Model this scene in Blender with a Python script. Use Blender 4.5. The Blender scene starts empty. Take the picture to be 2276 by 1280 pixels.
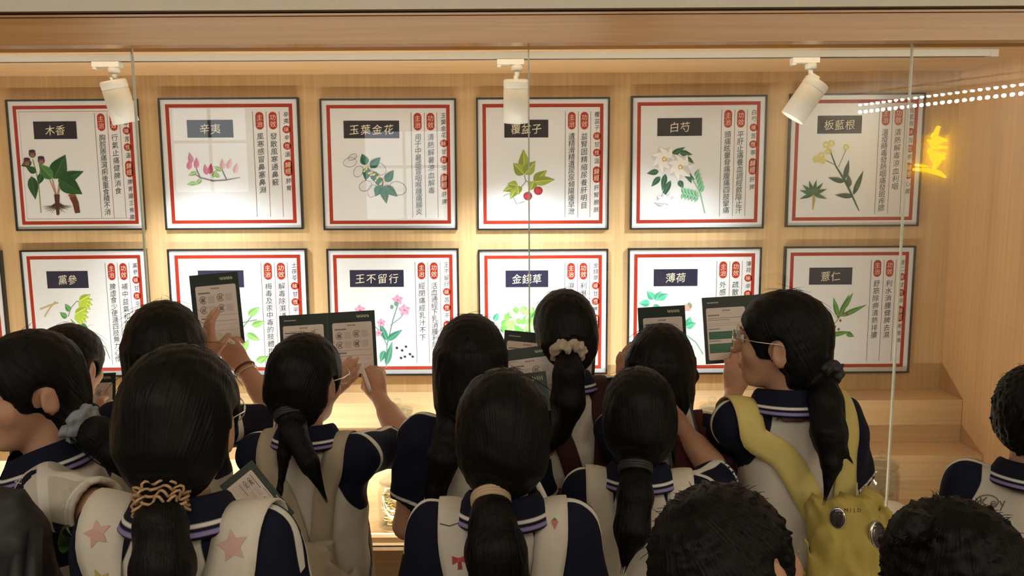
import bpy, math, random
import numpy as np
from mathutils import Vector, Matrix
from mathutils.bvhtree import BVHTree

# ------------------------------------------------------------------ camera, world, light, exposure
scene = bpy.context.scene
C = scene.collection
FPX, CAMH = 1800.0, 1.75
TILT, ROLL = math.radians(7.44), math.radians(0.34)
cam_d = bpy.data.cameras.new('camera'); cam = bpy.data.objects.new('camera', cam_d); C.objects.link(cam)
cam_d.sensor_width = 36.0; cam_d.lens = FPX / 2276 * 36.0; cam_d.clip_start = 0.02
cam.matrix_world = Matrix.Translation((0, 0, CAMH)) @ Matrix.Rotation(math.pi/2 - TILT, 4, 'X') @ Matrix.Rotation(-ROLL, 4, 'Z')
scene.camera = cam
world = bpy.data.worlds.new('world'); scene.world = world; world.use_nodes = True
bg = world.node_tree.nodes['Background']; bg.inputs[0].default_value = (0.9, 0.95, 1, 1); bg.inputs[1].default_value = 0.05
scene.view_settings.view_transform = 'Standard'; scene.view_settings.look = 'None'
scene.view_settings.gamma = 1; scene.view_settings.use_curve_mapping = False
scene.view_settings.exposure = 0.0
YG, YB = 2.43, 3.10            # glass plane, back wall of the case
ZTOP = CAMH + 0.403            # case ceiling
ZF = CAMH - 1.137              # case floor
XR, XL = 1.68, -2.6            # case side wall, left end
CEIL = 2.85

def area_light(name, loc, rot, sx, sy, power, col, spread=math.pi):
    d = bpy.data.lights.new(name, 'AREA'); d.shape = 'RECTANGLE'; d.size = sx; d.size_y = sy
    d.energy = power; d.color = col; d.spread = spread
    o = bpy.data.objects.new(name, d); C.objects.link(o); o.location = loc; o.rotation_euler = rot
    return o
# LED strip of the case, tucked up behind the fascia
area_light('case_led_light', ((XL+XR)/2, YG+0.052, ZTOP-0.009), (math.radians(112), 0, 0), XR-XL-0.1, 0.012, 2.6, (1.0, 0.88, 0.70))
# ceiling lights of the room behind the visitors
# LED strip on the case floor just behind the glass, lighting steps and lower boards
area_light('case_floor_led_light', (-0.75, YG+0.045, ZF+0.020), (math.radians(152), 0, 0), 3.4, 0.012, 27, (1.0, 0.93, 0.82))
area_light('room_ceiling_light', (-1.0, -0.5, CEIL-0.08), (math.radians(34), 0, 0), 3.2, 0.5, 29, (1.0, 0.86, 0.68))
area_light('room_ceiling_light', (2.4, -0.5, CEIL-0.08), (math.radians(34), 0, 0), 3.0, 0.5, 17, (1.0, 0.86, 0.68))

# ------------------------------------------------------------------ helpers
def W(px, py, Y):
    dx, dy = px-1138.0, py-640.0
    v = dy + math.tan(ROLL)*dx; u = dx - math.tan(ROLL)*dy
    d = np.array([u/FPX, math.cos(TILT) - v/FPX*math.sin(TILT), -math.sin(TILT) - v/FPX*math.cos(TILT)])
    d *= Y/d[1]
    return d + np.array([0, 0, CAMH])

def link(o, parent=None):
    C.objects.link(o)
    if parent is not None: o.parent = parent
    return o
def tag(o, label, cat, group=None, kind=None):
    if label: o['label'] = label
    if cat: o['category'] = cat
    if group: o['group'] = group
    if kind: o['kind'] = kind
    return o
def thing(name, label, cat, loc=(0, 0, 0), group=None):
    o = bpy.data.objects.new(name, None); o.empty_display_size = 0.05; link(o); o.location = loc
    return tag(o, label, cat, group)
def mesh_obj(name, verts, faces, mat, parent=None, smooth=False, attrs=None, mats=None, fmat=None):
    me = bpy.data.meshes.new(name)
    verts = np.asarray(verts, dtype=np.float32)
    if isinstance(faces, np.ndarray) and faces.ndim == 2:
        nf, k = faces.shape
        me.vertices.add(len(verts)); me.vertices.foreach_set('co', verts.ravel())
        me.loops.add(nf*k); me.loops.foreach_set('vertex_index', faces.astype(np.int32).ravel())
        me.polygons.add(nf); me.polygons.foreach_set('loop_start', (np.arange(nf)*k).astype(np.int32))
        me.update(calc_edges=True)
    else:
        me.from_pydata([tuple(map(float, v)) for v in verts], [], [list(map(int, f)) for f in faces]); me.update()
    if smooth: me.polygons.foreach_set('use_smooth', np.ones(len(me.polygons), dtype=bool))
    for k, a in (attrs or {}).items():
        a = np.asarray(a, dtype=np.float32)
        if a.ndim == 1:
            at = me.attributes.new(k, 'FLOAT', 'POINT'); at.data.foreach_set('value', a)
        elif a.shape[1] == 3:
            at = me.attributes.new(k, 'FLOAT_VECTOR', 'POINT'); at.data.foreach_set('vector', a.ravel())
        else:
            at = me.attributes.new(k, 'FLOAT_COLOR', 'POINT'); at.data.foreach_set('color', a.ravel())
    for m in (mats or [mat]): me.materials.append(m)
    if fmat is not None: me.polygons.foreach_set('material_index', np.asarray(fmat, dtype=np.int32))
    o = bpy.data.objects.new(name, me)
    return link(o, parent)

class MB:
    """collects polygons with one colour attribute"""
    def __init__(s): s.v = []; s.f = []; s.c = []
    def poly(s, pts, col=(1, 1, 1)):
        b = len(s.v); s.v += [tuple(p) for p in pts]; s.c += [tuple(col) + (1,)]*len(pts); s.f.append(list(range(b, b+len(pts))))
    def mesh(s, verts, faces, col=(1, 1, 1)):
        b = len(s.v); s.v += [tuple(p) for p in verts]; s.c += [tuple(col) + (1,)]*len(verts); s.f += [[i+b for i in f] for f in faces]
    def box(s, lo, hi, col=(1, 1, 1), M=None):
        x0, y0, z0 = lo; x1, y1, z1 = hi
        v = [(x0, y0, z0), (x1, y0, z0), (x1, y1, z0), (x0, y1, z0), (x0, y0, z1), (x1, y0, z1), (x1, y1, z1), (x0, y1, z1)]
        if M is not None: v = [tuple(M @ Vector(p)) for p in v]
        s.mesh(v, [(3, 2, 1, 0), (4, 5, 6, 7), (0, 1, 5, 4), (1, 2, 6, 5), (2, 3, 7, 6), (3, 0, 4, 7)], col)
    def tube(s, pts, r, col=(1, 1, 1), n=8, cap=True):
        pts = [np.array(p, float) for p in pts]; rs = r if hasattr(r, '__len__') else [r]*len(pts)
        rings = []; up = None
        for i, p in enumerate(pts):
            t = pts[min(i+1, len(pts)-1)] - pts[max(i-1, 0)]; t = t/(np.linalg.norm(t)+1e-12)
            if up is None: up = np.array([0, 0, 1.0]) if abs(t[2]) < .9 else np.array([1.0, 0, 0])
            a = np.cross(t, up); a /= np.linalg.norm(a)+1e-12; b = np.cross(a, t); up = b
            rings.append([p + rs[i]*(math.cos(2*math.pi*k/n)*a + math.sin(2*math.pi*k/n)*b) for k in range(n)])
        v = [q for r_ in rings for q in r_]; f = []
        for i in range(len(pts)-1):
            for k in range(n): f.append((i*n+k, i*n+(k+1) % n, (i+1)*n+(k+1) % n, (i+1)*n+k))
        if cap: f.append(tuple(range(n))[::-1]); f.append(tuple(range((len(pts)-1)*n, len(pts)*n)))
        s.mesh(v, f, col)
    def lathe(s, prof, n=28, col=(1, 1, 1), M=None):
        v = []; f = []
        for r, z in prof: v += [(r*math.cos(2*math.pi*k/n), r*math.sin(2*math.pi*k/n), z) for k in range(n)]
        if M is not None: v = [tuple(M @ Vector(p)) for p in v]
        for i in range(len(prof)-1):
            for k in range(n): f.append((i*n+k, i*n+(k+1) % n, (i+1)*n+(k+1) % n, (i+1)*n+k))
        s.mesh(v, f, col)
    def build(s, name, mat, parent=None, smooth=False, col=True):
        return mesh_obj(name, s.v, s.f, mat, parent, smooth, {'Col': np.array(s.c)} if col else None)

# ------------------------------------------------------------------ materials
def new_mat(name):
    m = bpy.data.materials.new(name); m.use_nodes = True
    nt = m.node_tree; b = nt.nodes['Principled BSDF']
    return m, nt, b
def N(nt, t, **kw):
    n = nt.nodes.new(t)
    for k, v in kw.items(): setattr(n, k, v)
    return n
def flat(name, col, rough=0.6, metal=0.0, spec=0.5, emit=0.0, bump=0.0, bscale=200.0, sheen=0.0):
    m, nt, b = new_mat(name)
    b.inputs['Roughness'].default_value = rough; b.inputs['Metallic'].default_value = metal
    b.inputs['Specular IOR Level'].default_value = spec; b.inputs['Sheen Weight'].default_value = sheen
    tc = N(nt, 'ShaderNodeTexCoord'); no = N(nt, 'ShaderNodeTexNoise'); no.inputs['Scale'].default_value = bscale
    nt.links.new(tc.outputs['Object'], no.inputs['Vector'])
    mx = N(nt, 'ShaderNodeMix', data_type='RGBA'); mx.inputs[6].default_value = tuple(c*0.93 for c in col) + (1,); mx.inputs[7].default_value = tuple(min(1, c*1.05) for c in col) + (1,)
    nt.links.new(no.outputs['Fac'], mx.inputs[0]); nt.links.new(mx.outputs[2], b.inputs['Base Color'])
    if bump:
        bp = N(nt, 'ShaderNodeBump'); bp.inputs['Strength'].default_value = bump; bp.inputs['Distance'].default_value = 0.002
        nt.links.new(no.outputs['Fac'], bp.inputs['Height']); nt.links.new(bp.outputs[0], b.inputs['Normal'])
    if emit: b.inputs['Emission Color'].default_value = tuple(col) + (1,); b.inputs['Emission Strength'].default_value = emit
    return m
def wood(name, axis, c0, c1, rough=0.45, fine=90):
    m, nt, b = new_mat(name)
    tc = N(nt, 'ShaderNodeTexCoord'); mp = N(nt, 'ShaderNodeMapping')
    sc = [fine, fine, fine]; sc[axis] = 1.6; mp.inputs['Scale'].default_value = sc
    nt.links.new(tc.outputs['Object'], mp.inputs['Vector'])
    n1 = N(nt, 'ShaderNodeTexNoise'); n1.inputs['Scale'].default_value = 1.0; n1.inputs['Detail'].default_value = 5; n1.inputs['Distortion'].default_value = 0.3
    nt.links.new(mp.outputs[0], n1.inputs['Vector'])
    mp2 = N(nt, 'ShaderNodeMapping'); sc2 = [7, 7, 7]; sc2[axis] = 0.7; mp2.inputs['Scale'].default_value = sc2
    nt.links.new(tc.outputs['Object'], mp2.inputs['Vector'])
    n2 = N(nt, 'ShaderNodeTexNoise'); n2.inputs['Scale'].default_value = 1.0; n2.inputs['Detail'].default_value = 3; n2.inputs['Distortion'].default_value = 0.8
    nt.links.new(mp2.outputs[0], n2.inputs['Vector'])
    ad = N(nt, 'ShaderNodeMath', operation='MULTIPLY_ADD'); ad.inputs[1].default_value = 0.55; nt.links.new(n1.outputs['Fac'], ad.inputs[0])
    ml = N(nt, 'ShaderNodeMath', operation='MULTIPLY'); ml.inputs[1].default_value = 0.45; nt.links.new(n2.outputs['Fac'], ml.inputs[0]); nt.links.new(ml.outputs[0], ad.inputs[2])
    r = N(nt, 'ShaderNodeValToRGB'); r.color_ramp.elements[0].position = 0.33; r.color_ramp.elements[1].position = 0.66
    r.color_ramp.elements[0].color = tuple(c0)+(1,); r.color_ramp.elements[1].color = tuple(c1)+(1,)
    nt.links.new(ad.outputs[0], r.inputs[0]); nt.links.new(r.outputs[0], b.inputs['Base Color'])
    b.inputs['Roughness'].default_value = rough
    bp = N(nt, 'ShaderNodeBump'); bp.inputs['Strength'].default_value = 0.12; bp.inputs['Distance'].default_value = 0.001
    nt.links.new(n1.outputs['Fac'], bp.inputs['Height']); nt.links.new(bp.outputs[0], b.inputs['Normal'])
    return m
def colattr(name, rough=0.6, spec=0.3):
    m, nt, b = new_mat(name)
    a = N(nt, 'ShaderNodeAttribute', attribute_name='Col'); nt.links.new(a.outputs['Color'], b.inputs['Base Color'])
    b.inputs['Roughness'].default_value = rough; b.inputs['Specular IOR Level'].default_value = spec
    return m
def clear_glass(name, tint=(0.97, 0.99, 0.98), ior=1.5, rough=0.0):
    m, nt, b = new_mat(name); nt.nodes.remove(b)
    out = nt.nodes['Material Output']
    tr = N(nt, 'ShaderNodeBsdfTransparent'); tr.inputs[0].default_value = tuple(tint)+(1,)
    gl = N(nt, 'ShaderNodeBsdfGlossy'); gl.inputs['Roughness'].default_value = rough
    lw = N(nt, 'ShaderNodeLayerWeight'); lw.inputs[0].default_value = 0.5
    pw = N(nt, 'ShaderNodeMath', operation='POWER'); pw.inputs[1].default_value = 5.0; nt.links.new(lw.outputs['Facing'], pw.inputs[0])
    fr = N(nt, 'ShaderNodeMath', operation='MULTIPLY_ADD'); f0 = ((ior-1)/(ior+1))**2; fr.inputs[1].default_value = 0.9-f0; fr.inputs[2].default_value = f0; nt.links.new(pw.outputs[0], fr.inputs[0])
    mx = N(nt, 'ShaderNodeMixShader'); nt.links.new(fr.outputs[0], mx.inputs[0]); nt.links.new(tr.outputs[0], mx.inputs[1]); nt.links.new(gl.outputs[0], mx.inputs[2])
    nt.links.new(mx.outputs[0], out.inputs['Surface'])
    return m
def thresh(nt, attr, val=0.0, soft=0.0012):
    a = N(nt, 'ShaderNodeAttribute', attribute_name=attr)
    mr = N(nt, 'ShaderNodeMapRange'); mr.inputs['From Min'].default_value = val-soft; mr.inputs['From Max'].default_value = val+soft
    nt.links.new(a.outputs['Fac'], mr.inputs['Value']); return mr.outputs[0]
def fabric_bump(nt, b, scale=900, strength=0.15):
    tc = N(nt, 'ShaderNodeTexCoord'); no = N(nt, 'ShaderNodeTexNoise'); no.inputs['Scale'].default_value = 28; no.inputs['Detail'].default_value = 6
    nt.links.new(tc.outputs['Object'], no.inputs['Vector'])
    bp = N(nt, 'ShaderNodeBump'); bp.inputs['Strength'].default_value = strength; bp.inputs['Distance'].default_value = 0.004
    nt.links.new(no.outputs['Fac'], bp.inputs['Height']); nt.links.new(bp.outputs[0], b.inputs['Normal'])
def layers(name, base, lays, rough=0.85):
    """base colour with thresholded attribute layers painted on: printed or dyed cloth"""
    m, nt, b = new_mat(name); prev = None
    for attr, col in lays:
        mx = N(nt, 'ShaderNodeMix', data_type='RGBA')
        if prev is None: mx.inputs[6].default_value = tuple(base)+(1,)
        else: nt.links.new(prev, mx.inputs[6])
        mx.inputs[7].default_value = tuple(col)+(1,)
        nt.links.new(thresh(nt, attr), mx.inputs[0]); prev = mx.outputs[2]
    nt.links.new(prev, b.inputs['Base Color']); b.inputs['Roughness'].default_value = rough; b.inputs['Specular IOR Level'].default_value = 0.2
    fabric_bump(nt, b)
    return m
def hair_material(name, dark, light):
    m, nt, b = new_mat(name)
    a = N(nt, 'ShaderNodeAttribute', attribute_name='strand')
    no = N(nt, 'ShaderNodeTexNoise'); no.inputs['Scale'].default_value = 1.0; no.inputs['Detail'].default_value = 4
    nt.links.new(a.outputs['Vector'], no.inputs['Vector'])
    r = N(nt, 'ShaderNodeValToRGB'); r.color_ramp.elements[0].position = 0.35; r.color_ramp.elements[1].position = 0.75
    r.color_ramp.elements[0].color = tuple(dark)+(1,); r.color_ramp.elements[1].color = tuple(light)+(1,)
    nt.links.new(no.outputs['Fac'], r.inputs[0]); nt.links.new(r.outputs[0], b.inputs['Base Color'])
    bp = N(nt, 'ShaderNodeBump'); bp.inputs['Strength'].default_value = 0.55; bp.inputs['Distance'].default_value = 0.004
    nt.links.new(no.outputs['Fac'], bp.inputs['Height']); nt.links.new(bp.outputs[0], b.inputs['Normal'])
    b.inputs['Roughness'].default_value = 0.48; b.inputs['Specular IOR Level'].default_value = 0.16
    return m

M = {}
M['wall'] = wood('pale oak laminate upright grain', 2, (0.53, 0.335, 0.155), (0.70, 0.475, 0.25))
M['side'] = wood('pale oak laminate side', 2, (0.52, 0.295, 0.12), (0.66, 0.405, 0.185))
M['tread'] = wood('pale oak laminate lying grain', 0, (0.57, 0.355, 0.165), (0.72, 0.485, 0.255))
M['fascia'] = wood('warm brown gloss fascia', 0, (0.56, 0.30, 0.115), (0.70, 0.41, 0.19), rough=0.2)
M['white_wall'] = flat('cream painted plaster', (0.90, 0.86, 0.76), 0.8, bump=0.1)
M['floor'] = flat('grey stone floor', (0.30, 0.27, 0.23), 0.35, bscale=9)
M['white_metal'] = flat('white powder coat', (0.80, 0.79, 0.74), 0.4)
M['dark_metal'] = flat('black metal', (0.012, 0.012, 0.013), 0.35)
M['steel'] = flat('polished steel', (0.75, 0.75, 0.75), 0.2, metal=1.0)
M['board'] = flat('white printed board', (0.70, 0.715, 0.755), 0.18, bscale=3)
M['print'] = colattr('printed ink', 0.4)
M['glass'] = clear_glass('clear pane glass')
M['edge'] = flat('pale green polished glass edge', (0.62, 0.68, 0.58), 0.25)
M['jar_glass'] = clear_glass('clear jar glass', (0.955, 0.97, 0.95), 1.45, 0.02)
M['herb'] = colattr('dried herb slices', 0.8)
M['ceramic'] = flat('white glazed ceramic', (0.75, 0.72, 0.66), 0.2)
M['lens'] = flat('lit lamp lens', (1.0, 0.95, 0.85), 0.3, emit=12.0)
M['led'] = flat('lit white led', (1.0, 0.93, 0.80), 0.3, emit=190.0)
M['sign'] = flat('lit yellow sign face', (1.0, 0.62, 0.0), 0.4, emit=14.0)
M['daylight'] = flat('bright daylight behind window', (0.85, 0.93, 1.0), 0.3, emit=2.0)
M['skin'] = flat('light tan skin', (0.52, 0.285, 0.185), 0.5, bump=0.05, bscale=120)
b_ = M['skin'].node_tree.nodes['Principled BSDF']; b_.inputs['Subsurface Weight'].default_value = 0.12; b_.inputs['Subsurface Radius'].default_value = (0.012, 0.005, 0.003); b_.inputs['Subsurface Scale'].default_value = 1.0
M['hair'] = hair_material('black hair', (0.0022, 0.0019, 0.0018), (0.0065, 0.005, 0.0045))
M['shirt'] = layers('white and navy school polo', (0.56, 0.52, 0.455), [('navy', (0.0055, 0.007, 0.021)), ('pipe', (0.72, 0.70, 0.66))])
M['collar'] = layers('navy ribbed collar with stripes', (0.006, 0.0075, 0.022), [('s1', (0.70, 0.68, 0.66)), ('s2', (0.25, 0.21, 0.42))])
M['trousers'] = flat('dark navy cloth', (0.012, 0.014, 0.035), 0.9, bump=0.2)
M['shoe'] = flat('white trainer', (0.6, 0.6, 0.58), 0.6)
M['eye'] = colattr('eye', 0.1, 0.5)
M['cover'] = flat('dark green card', (0.008, 0.022, 0.014), 0.5)
M['page'] = flat('white booklet page', (0.72, 0.64, 0.60), 0.7)
M['pen'] = flat('white plastic', (0.75, 0.74, 0.70), 0.3)
M['badge'] = flat('shiny dark badge', (0.10, 0.08, 0.09), 0.1, metal=0.6, bscale=40)

# ------------------------------------------------------------------ signed-distance modelling (bodies, hair, cloth)
class SDF:
    def __init__(s, lo, hi, h):
        s.lo = np.array(lo, float); s.h = h
        s.n = np.ceil((np.array(hi)-s.lo)/h).astype(int)+1
        s.F = np.full(s.n, 0.5, dtype=np.float32)
    def grid(s, lo, hi):
        i0 = np.clip(np.floor((np.array(lo)-s.lo)/s.h).astype(int), 0, s.n-1); i1 = np.clip(np.ceil((np.array(hi)-s.lo)/s.h).astype(int)+1, 1, s.n)
        i1 = np.maximum(i1, i0+1)
        sl = tuple(slice(a, b) for a, b in zip(i0, i1))
        ax = [(np.arange(i0[k], i1[k])*s.h + s.lo[k]).astype(np.float32) for k in range(3)]
        return sl, ax[0][:, None, None], ax[1][None, :, None], ax[2][None, None, :]
    def add(s, fn, lo, hi, k=0.01):
        pad = k + 2*s.h
        sl, x, y, z = s.grid(np.array(lo)-pad, np.array(hi)+pad)
        d = fn(x, y, z); a = s.F[sl]
        q = np.maximum(k-np.abs(a-d), 0)/k
        s.F[sl] = np.minimum(a, d) - q*q*k*0.25
    def cut(s, fn, lo, hi, k=0.004):
        pad = k + 2*s.h
        sl, x, y, z = s.grid(np.array(lo)-pad, np.array(hi)+pad)
        d = -fn(x, y, z); a = s.F[sl]
        q = np.maximum(k-np.abs(a-d), 0)/k
        s.F[sl] = np.maximum(a, d) + q*q*k*0.25
    def cone(s, a, b, ra, rb, k=0.01, flat_end=False, cut=False):
        a = np.array(a, float); b = np.array(b, float); ab = b-a; L2 = float(ab@ab)+1e-12; L = math.sqrt(L2); e = ab/L
        R = max(ra, rb)
        def fn(x, y, z):
            px, py, pz = x-a[0], y-a[1], z-a[2]
            t0 = (px*ab[0]+py*ab[1]+pz*ab[2])/L2; t = np.clip(t0, 0, 1)
            d = np.sqrt((px-t*ab[0])**2+(py-t*ab[1])**2+(pz-t*ab[2])**2) - (ra+(rb-ra)*t)
            if flat_end: d = np.maximum(d, (t0-1)*L)
            return d
        (s.cut if cut else s.add)(fn, np.minimum(a, b)-R, np.maximum(a, b)+R, k)
    def ell(s, c, r, Rm=None, k=0.01, cut=False):
        c = np.array(c, float); r = np.array(r, float); Rm = np.eye(3) if Rm is None else Rm; R = r.max()
        def fn(x, y, z):
            px, py, pz = x-c[0], y-c[1], z-c[2]
            q = [Rm[0, i]*px+Rm[1, i]*py+Rm[2, i]*pz for i in range(3)]
            k0 = np.sqrt(sum((q[i]/r[i])**2 for i in range(3))); k1 = np.sqrt(sum((q[i]/r[i]**2)**2 for i in range(3)))
            return k0*(k0-1)/(k1+1e-9)
        (s.cut if cut else s.add)(fn, c-R, c+R, k)
    def loft(s, zs, A, B, yc, Rm, org, sc, n=2.4, k=0.02):
        """upright body section: superelliptic rings of half-widths A, B (scaled by sc) in the frame Rm, org"""
        zs, A, B, yc = [np.array(v, float)*sc for v in (zs, A, B, yc)]
        R = max(A.max(), B.max())+abs(yc).max()
        def fn(x, y, z):
            px, py, pz = x-org[0], y-org[1], z-org[2]
            qx = Rm[0, 0]*px+Rm[1, 0]*py+Rm[2, 0]*pz; qy = Rm[0, 1]*px+Rm[1, 1]*py+Rm[2, 1]*pz; qz = Rm[0, 2]*px+Rm[1, 2]*py+Rm[2, 2]*pz
            a = np.interp(qz, zs, A); b = np.interp(qz, zs, B); c = np.interp(qz, zs, yc)
            rr = ((np.abs(qx)/a)**n + (np.abs(qy-c)/b)**n)**(1/n)
            d = (rr-1)*np.minimum(a, b)
            return np.maximum(d, np.maximum(zs[0]-qz, qz-zs[-1])).astype(np.float32)
        corners = np.array([[sx*R, sy*R, zz] for sx in (-1, 1) for sy in (-1, 1) for zz in (zs[0], zs[-1])]) @ Rm.T + org
        s.add(fn, corners.min(0), corners.max(0), k)
    def wrinkle(s, amp, lam, seed, m=6, stretch=(1, 1, 0.5)):
        rng = np.random.RandomState(seed)
        msk = np.abs(s.F) < 0.03; idx = np.argwhere(msk); p = idx*s.h+s.lo
        w = np.zeros(len(p))
        for _ in range(m):
            d = rng.normal(size=3)*np.array(stretch); d /= np.linalg.norm(d)+1e-9
            w += np.sin(p@d*(2*math.pi/(lam*rng.uniform(.6, 1.5)))+rng.uniform(0, 6.28) + 1.3*np.sin(p@rng.normal(size=3)*14))
        s.F[msk] += (amp*w/m**.5).astype(np.float32)
    def mesh(s):
        F = s.F; F[0] = F[-1] = 0.5; F[:, 0] = F[:, -1] = 0.5; F[:, :, 0] = F[:, :, -1] = 0.5
        I = F < 0; n = np.array(F.shape)
        cnt = np.zeros(n-1, dtype=np.int8); off = [(a, b, c) for a in (0, 1) for b in (0, 1) for c in (0, 1)]
        for a, b, c in off: cnt += I[a:n[0]-1+a, b:n[1]-1+b, c:n[2]-1+c]
        act = (cnt > 0) & (cnt < 8); idx = np.argwhere(act); vid = np.full(n-1, -1, dtype=np.int32); vid[act] = np.arange(len(idx))
        val = {o: F[idx[:, 0]+o[0], idx[:, 1]+o[1], idx[:, 2]+o[2]] for o in off}
        ps = np.zeros((len(idx), 3)); ct = np.zeros(len(idx))
        for o in off:
            for ax in range(3):
                if o[ax] == 0:
                    o2 = list(o); o2[ax] = 1; o2 = tuple(o2); v0, v1 = val[o], val[o2]; m = (v0 < 0) != (v1 < 0)
                    t = np.where(m, v0/np.where(m, v0-v1, 1), 0)
                    q = np.array(o, float)[None, :].repeat(len(idx), 0); q[:, ax] += t
                    ps[m] += q[m]; ct[m] += 1
        V = (idx + ps/ct[:, None])*s.h + s.lo
        Q = []
        for ax in range(3):
            u, w = (ax+1) % 3, (ax+2) % 3
            sl0 = [slice(1, -1)]*3; sl1 = [slice(1, -1)]*3; sl0[ax] = slice(0, -1); sl1[ax] = slice(1, None)
            A_, B_ = I[tuple(sl0)], I[tuple(sl1)]
            e = np.argwhere(A_ != B_); base = np.ones(3, int); base[ax] = 0; g = e+base
            du = np.zeros(3, int); du[u] = 1; dw = np.zeros(3, int); dw[w] = 1
            def vv(x): return vid[x[:, 0], x[:, 1], x[:, 2]]
            q = np.stack([vv(g-du-dw), vv(g-dw), vv(g), vv(g-du)], 1)
            ins = A_[tuple(e.T)]
            q[~ins] = q[~ins][:, ::-1]; Q.append(q)
        Q = np.concatenate(Q); Q = Q[(Q >= 0).all(1)]
        return V, Q

def rot(yaw=0, pitch=0, roll=0):
    y, p, r = map(math.radians, (yaw, pitch, roll))
    Rz = np.array([[math.cos(y), -math.sin(y), 0], [math.sin(y), math.cos(y), 0], [0, 0, 1]])
    Rx = np.array([[1, 0, 0], [0, math.cos(p), math.sin(p)], [0, -math.sin(p), math.cos(p)]])
    Ry = np.array([[math.cos(r), 0, math.sin(r)], [0, 1, 0], [-math.sin(r), 0, math.cos(r)]])
    return Rz @ Rx @ Ry
def unit(v): v = np.array(v, float); return v/(np.linalg.norm(v)+1e-12)

def hand(f, wrist, d, n, u, curl, hs=0.92, thumb=0.5, k=0.005):
    """palm and five fingers: d towards the knuckles, n where the palm faces, u towards the thumb"""
    d = unit(d); u = unit(np.array(u)-d*np.dot(u, d)); n = np.array(n, float); n = unit(n-d*np.dot(n, d)-u*np.dot(n, u))
    wrist = np.array(wrist)
    off = [0.026, 0.009, -0.009, -0.025]; ln = [0.066, 0.075, 0.069, 0.053]; up = [0.072, 0.076, 0.072, 0.064]
    for i in range(4):
        kn = wrist + d*up[i]*hs + u*off[i]*hs
        f.cone(wrist+u*off[i]*0.55*hs+d*0.004, kn, 0.0135*hs, 0.0112*hs, 0.012)
    f.ell(wrist+d*0.036*hs, np.array([0.036, 0.036, 0.0145])*hs, np.stack([u, d, n], 1), 0.012)
    for i in range(4):
        p = wrist + d*up[i]*hs + u*off[i]*hs; th = curl[i][0]
        for j, q in enumerate((0.45, 0.30, 0.25)):
            e = d*math.cos(th)+n*math.sin(th)+u*(off[i]*1.6)*math.cos(th); p2 = p+unit(e)*ln[i]*q*hs
            f.cone(p, p2, (0.0094-0.0011*j)*hs, (0.0086-0.0011*j)*hs, k); p = p2; th += curl[i][1]
    b0 = wrist+d*0.020*hs+u*0.022*hs; e = unit(u*0.75+d*0.65+n*thumb)
    b1 = b0+e*0.036*hs; f.cone(b0, b1, 0.0145*hs, 0.0108*hs, 0.01)
    e2 = unit(u*0.25+d*0.85+n*(thumb+0.25)); b2 = b1+e2*0.032*hs; f.cone(b1, b2, 0.0104*hs, 0.0078*hs, k)

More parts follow.
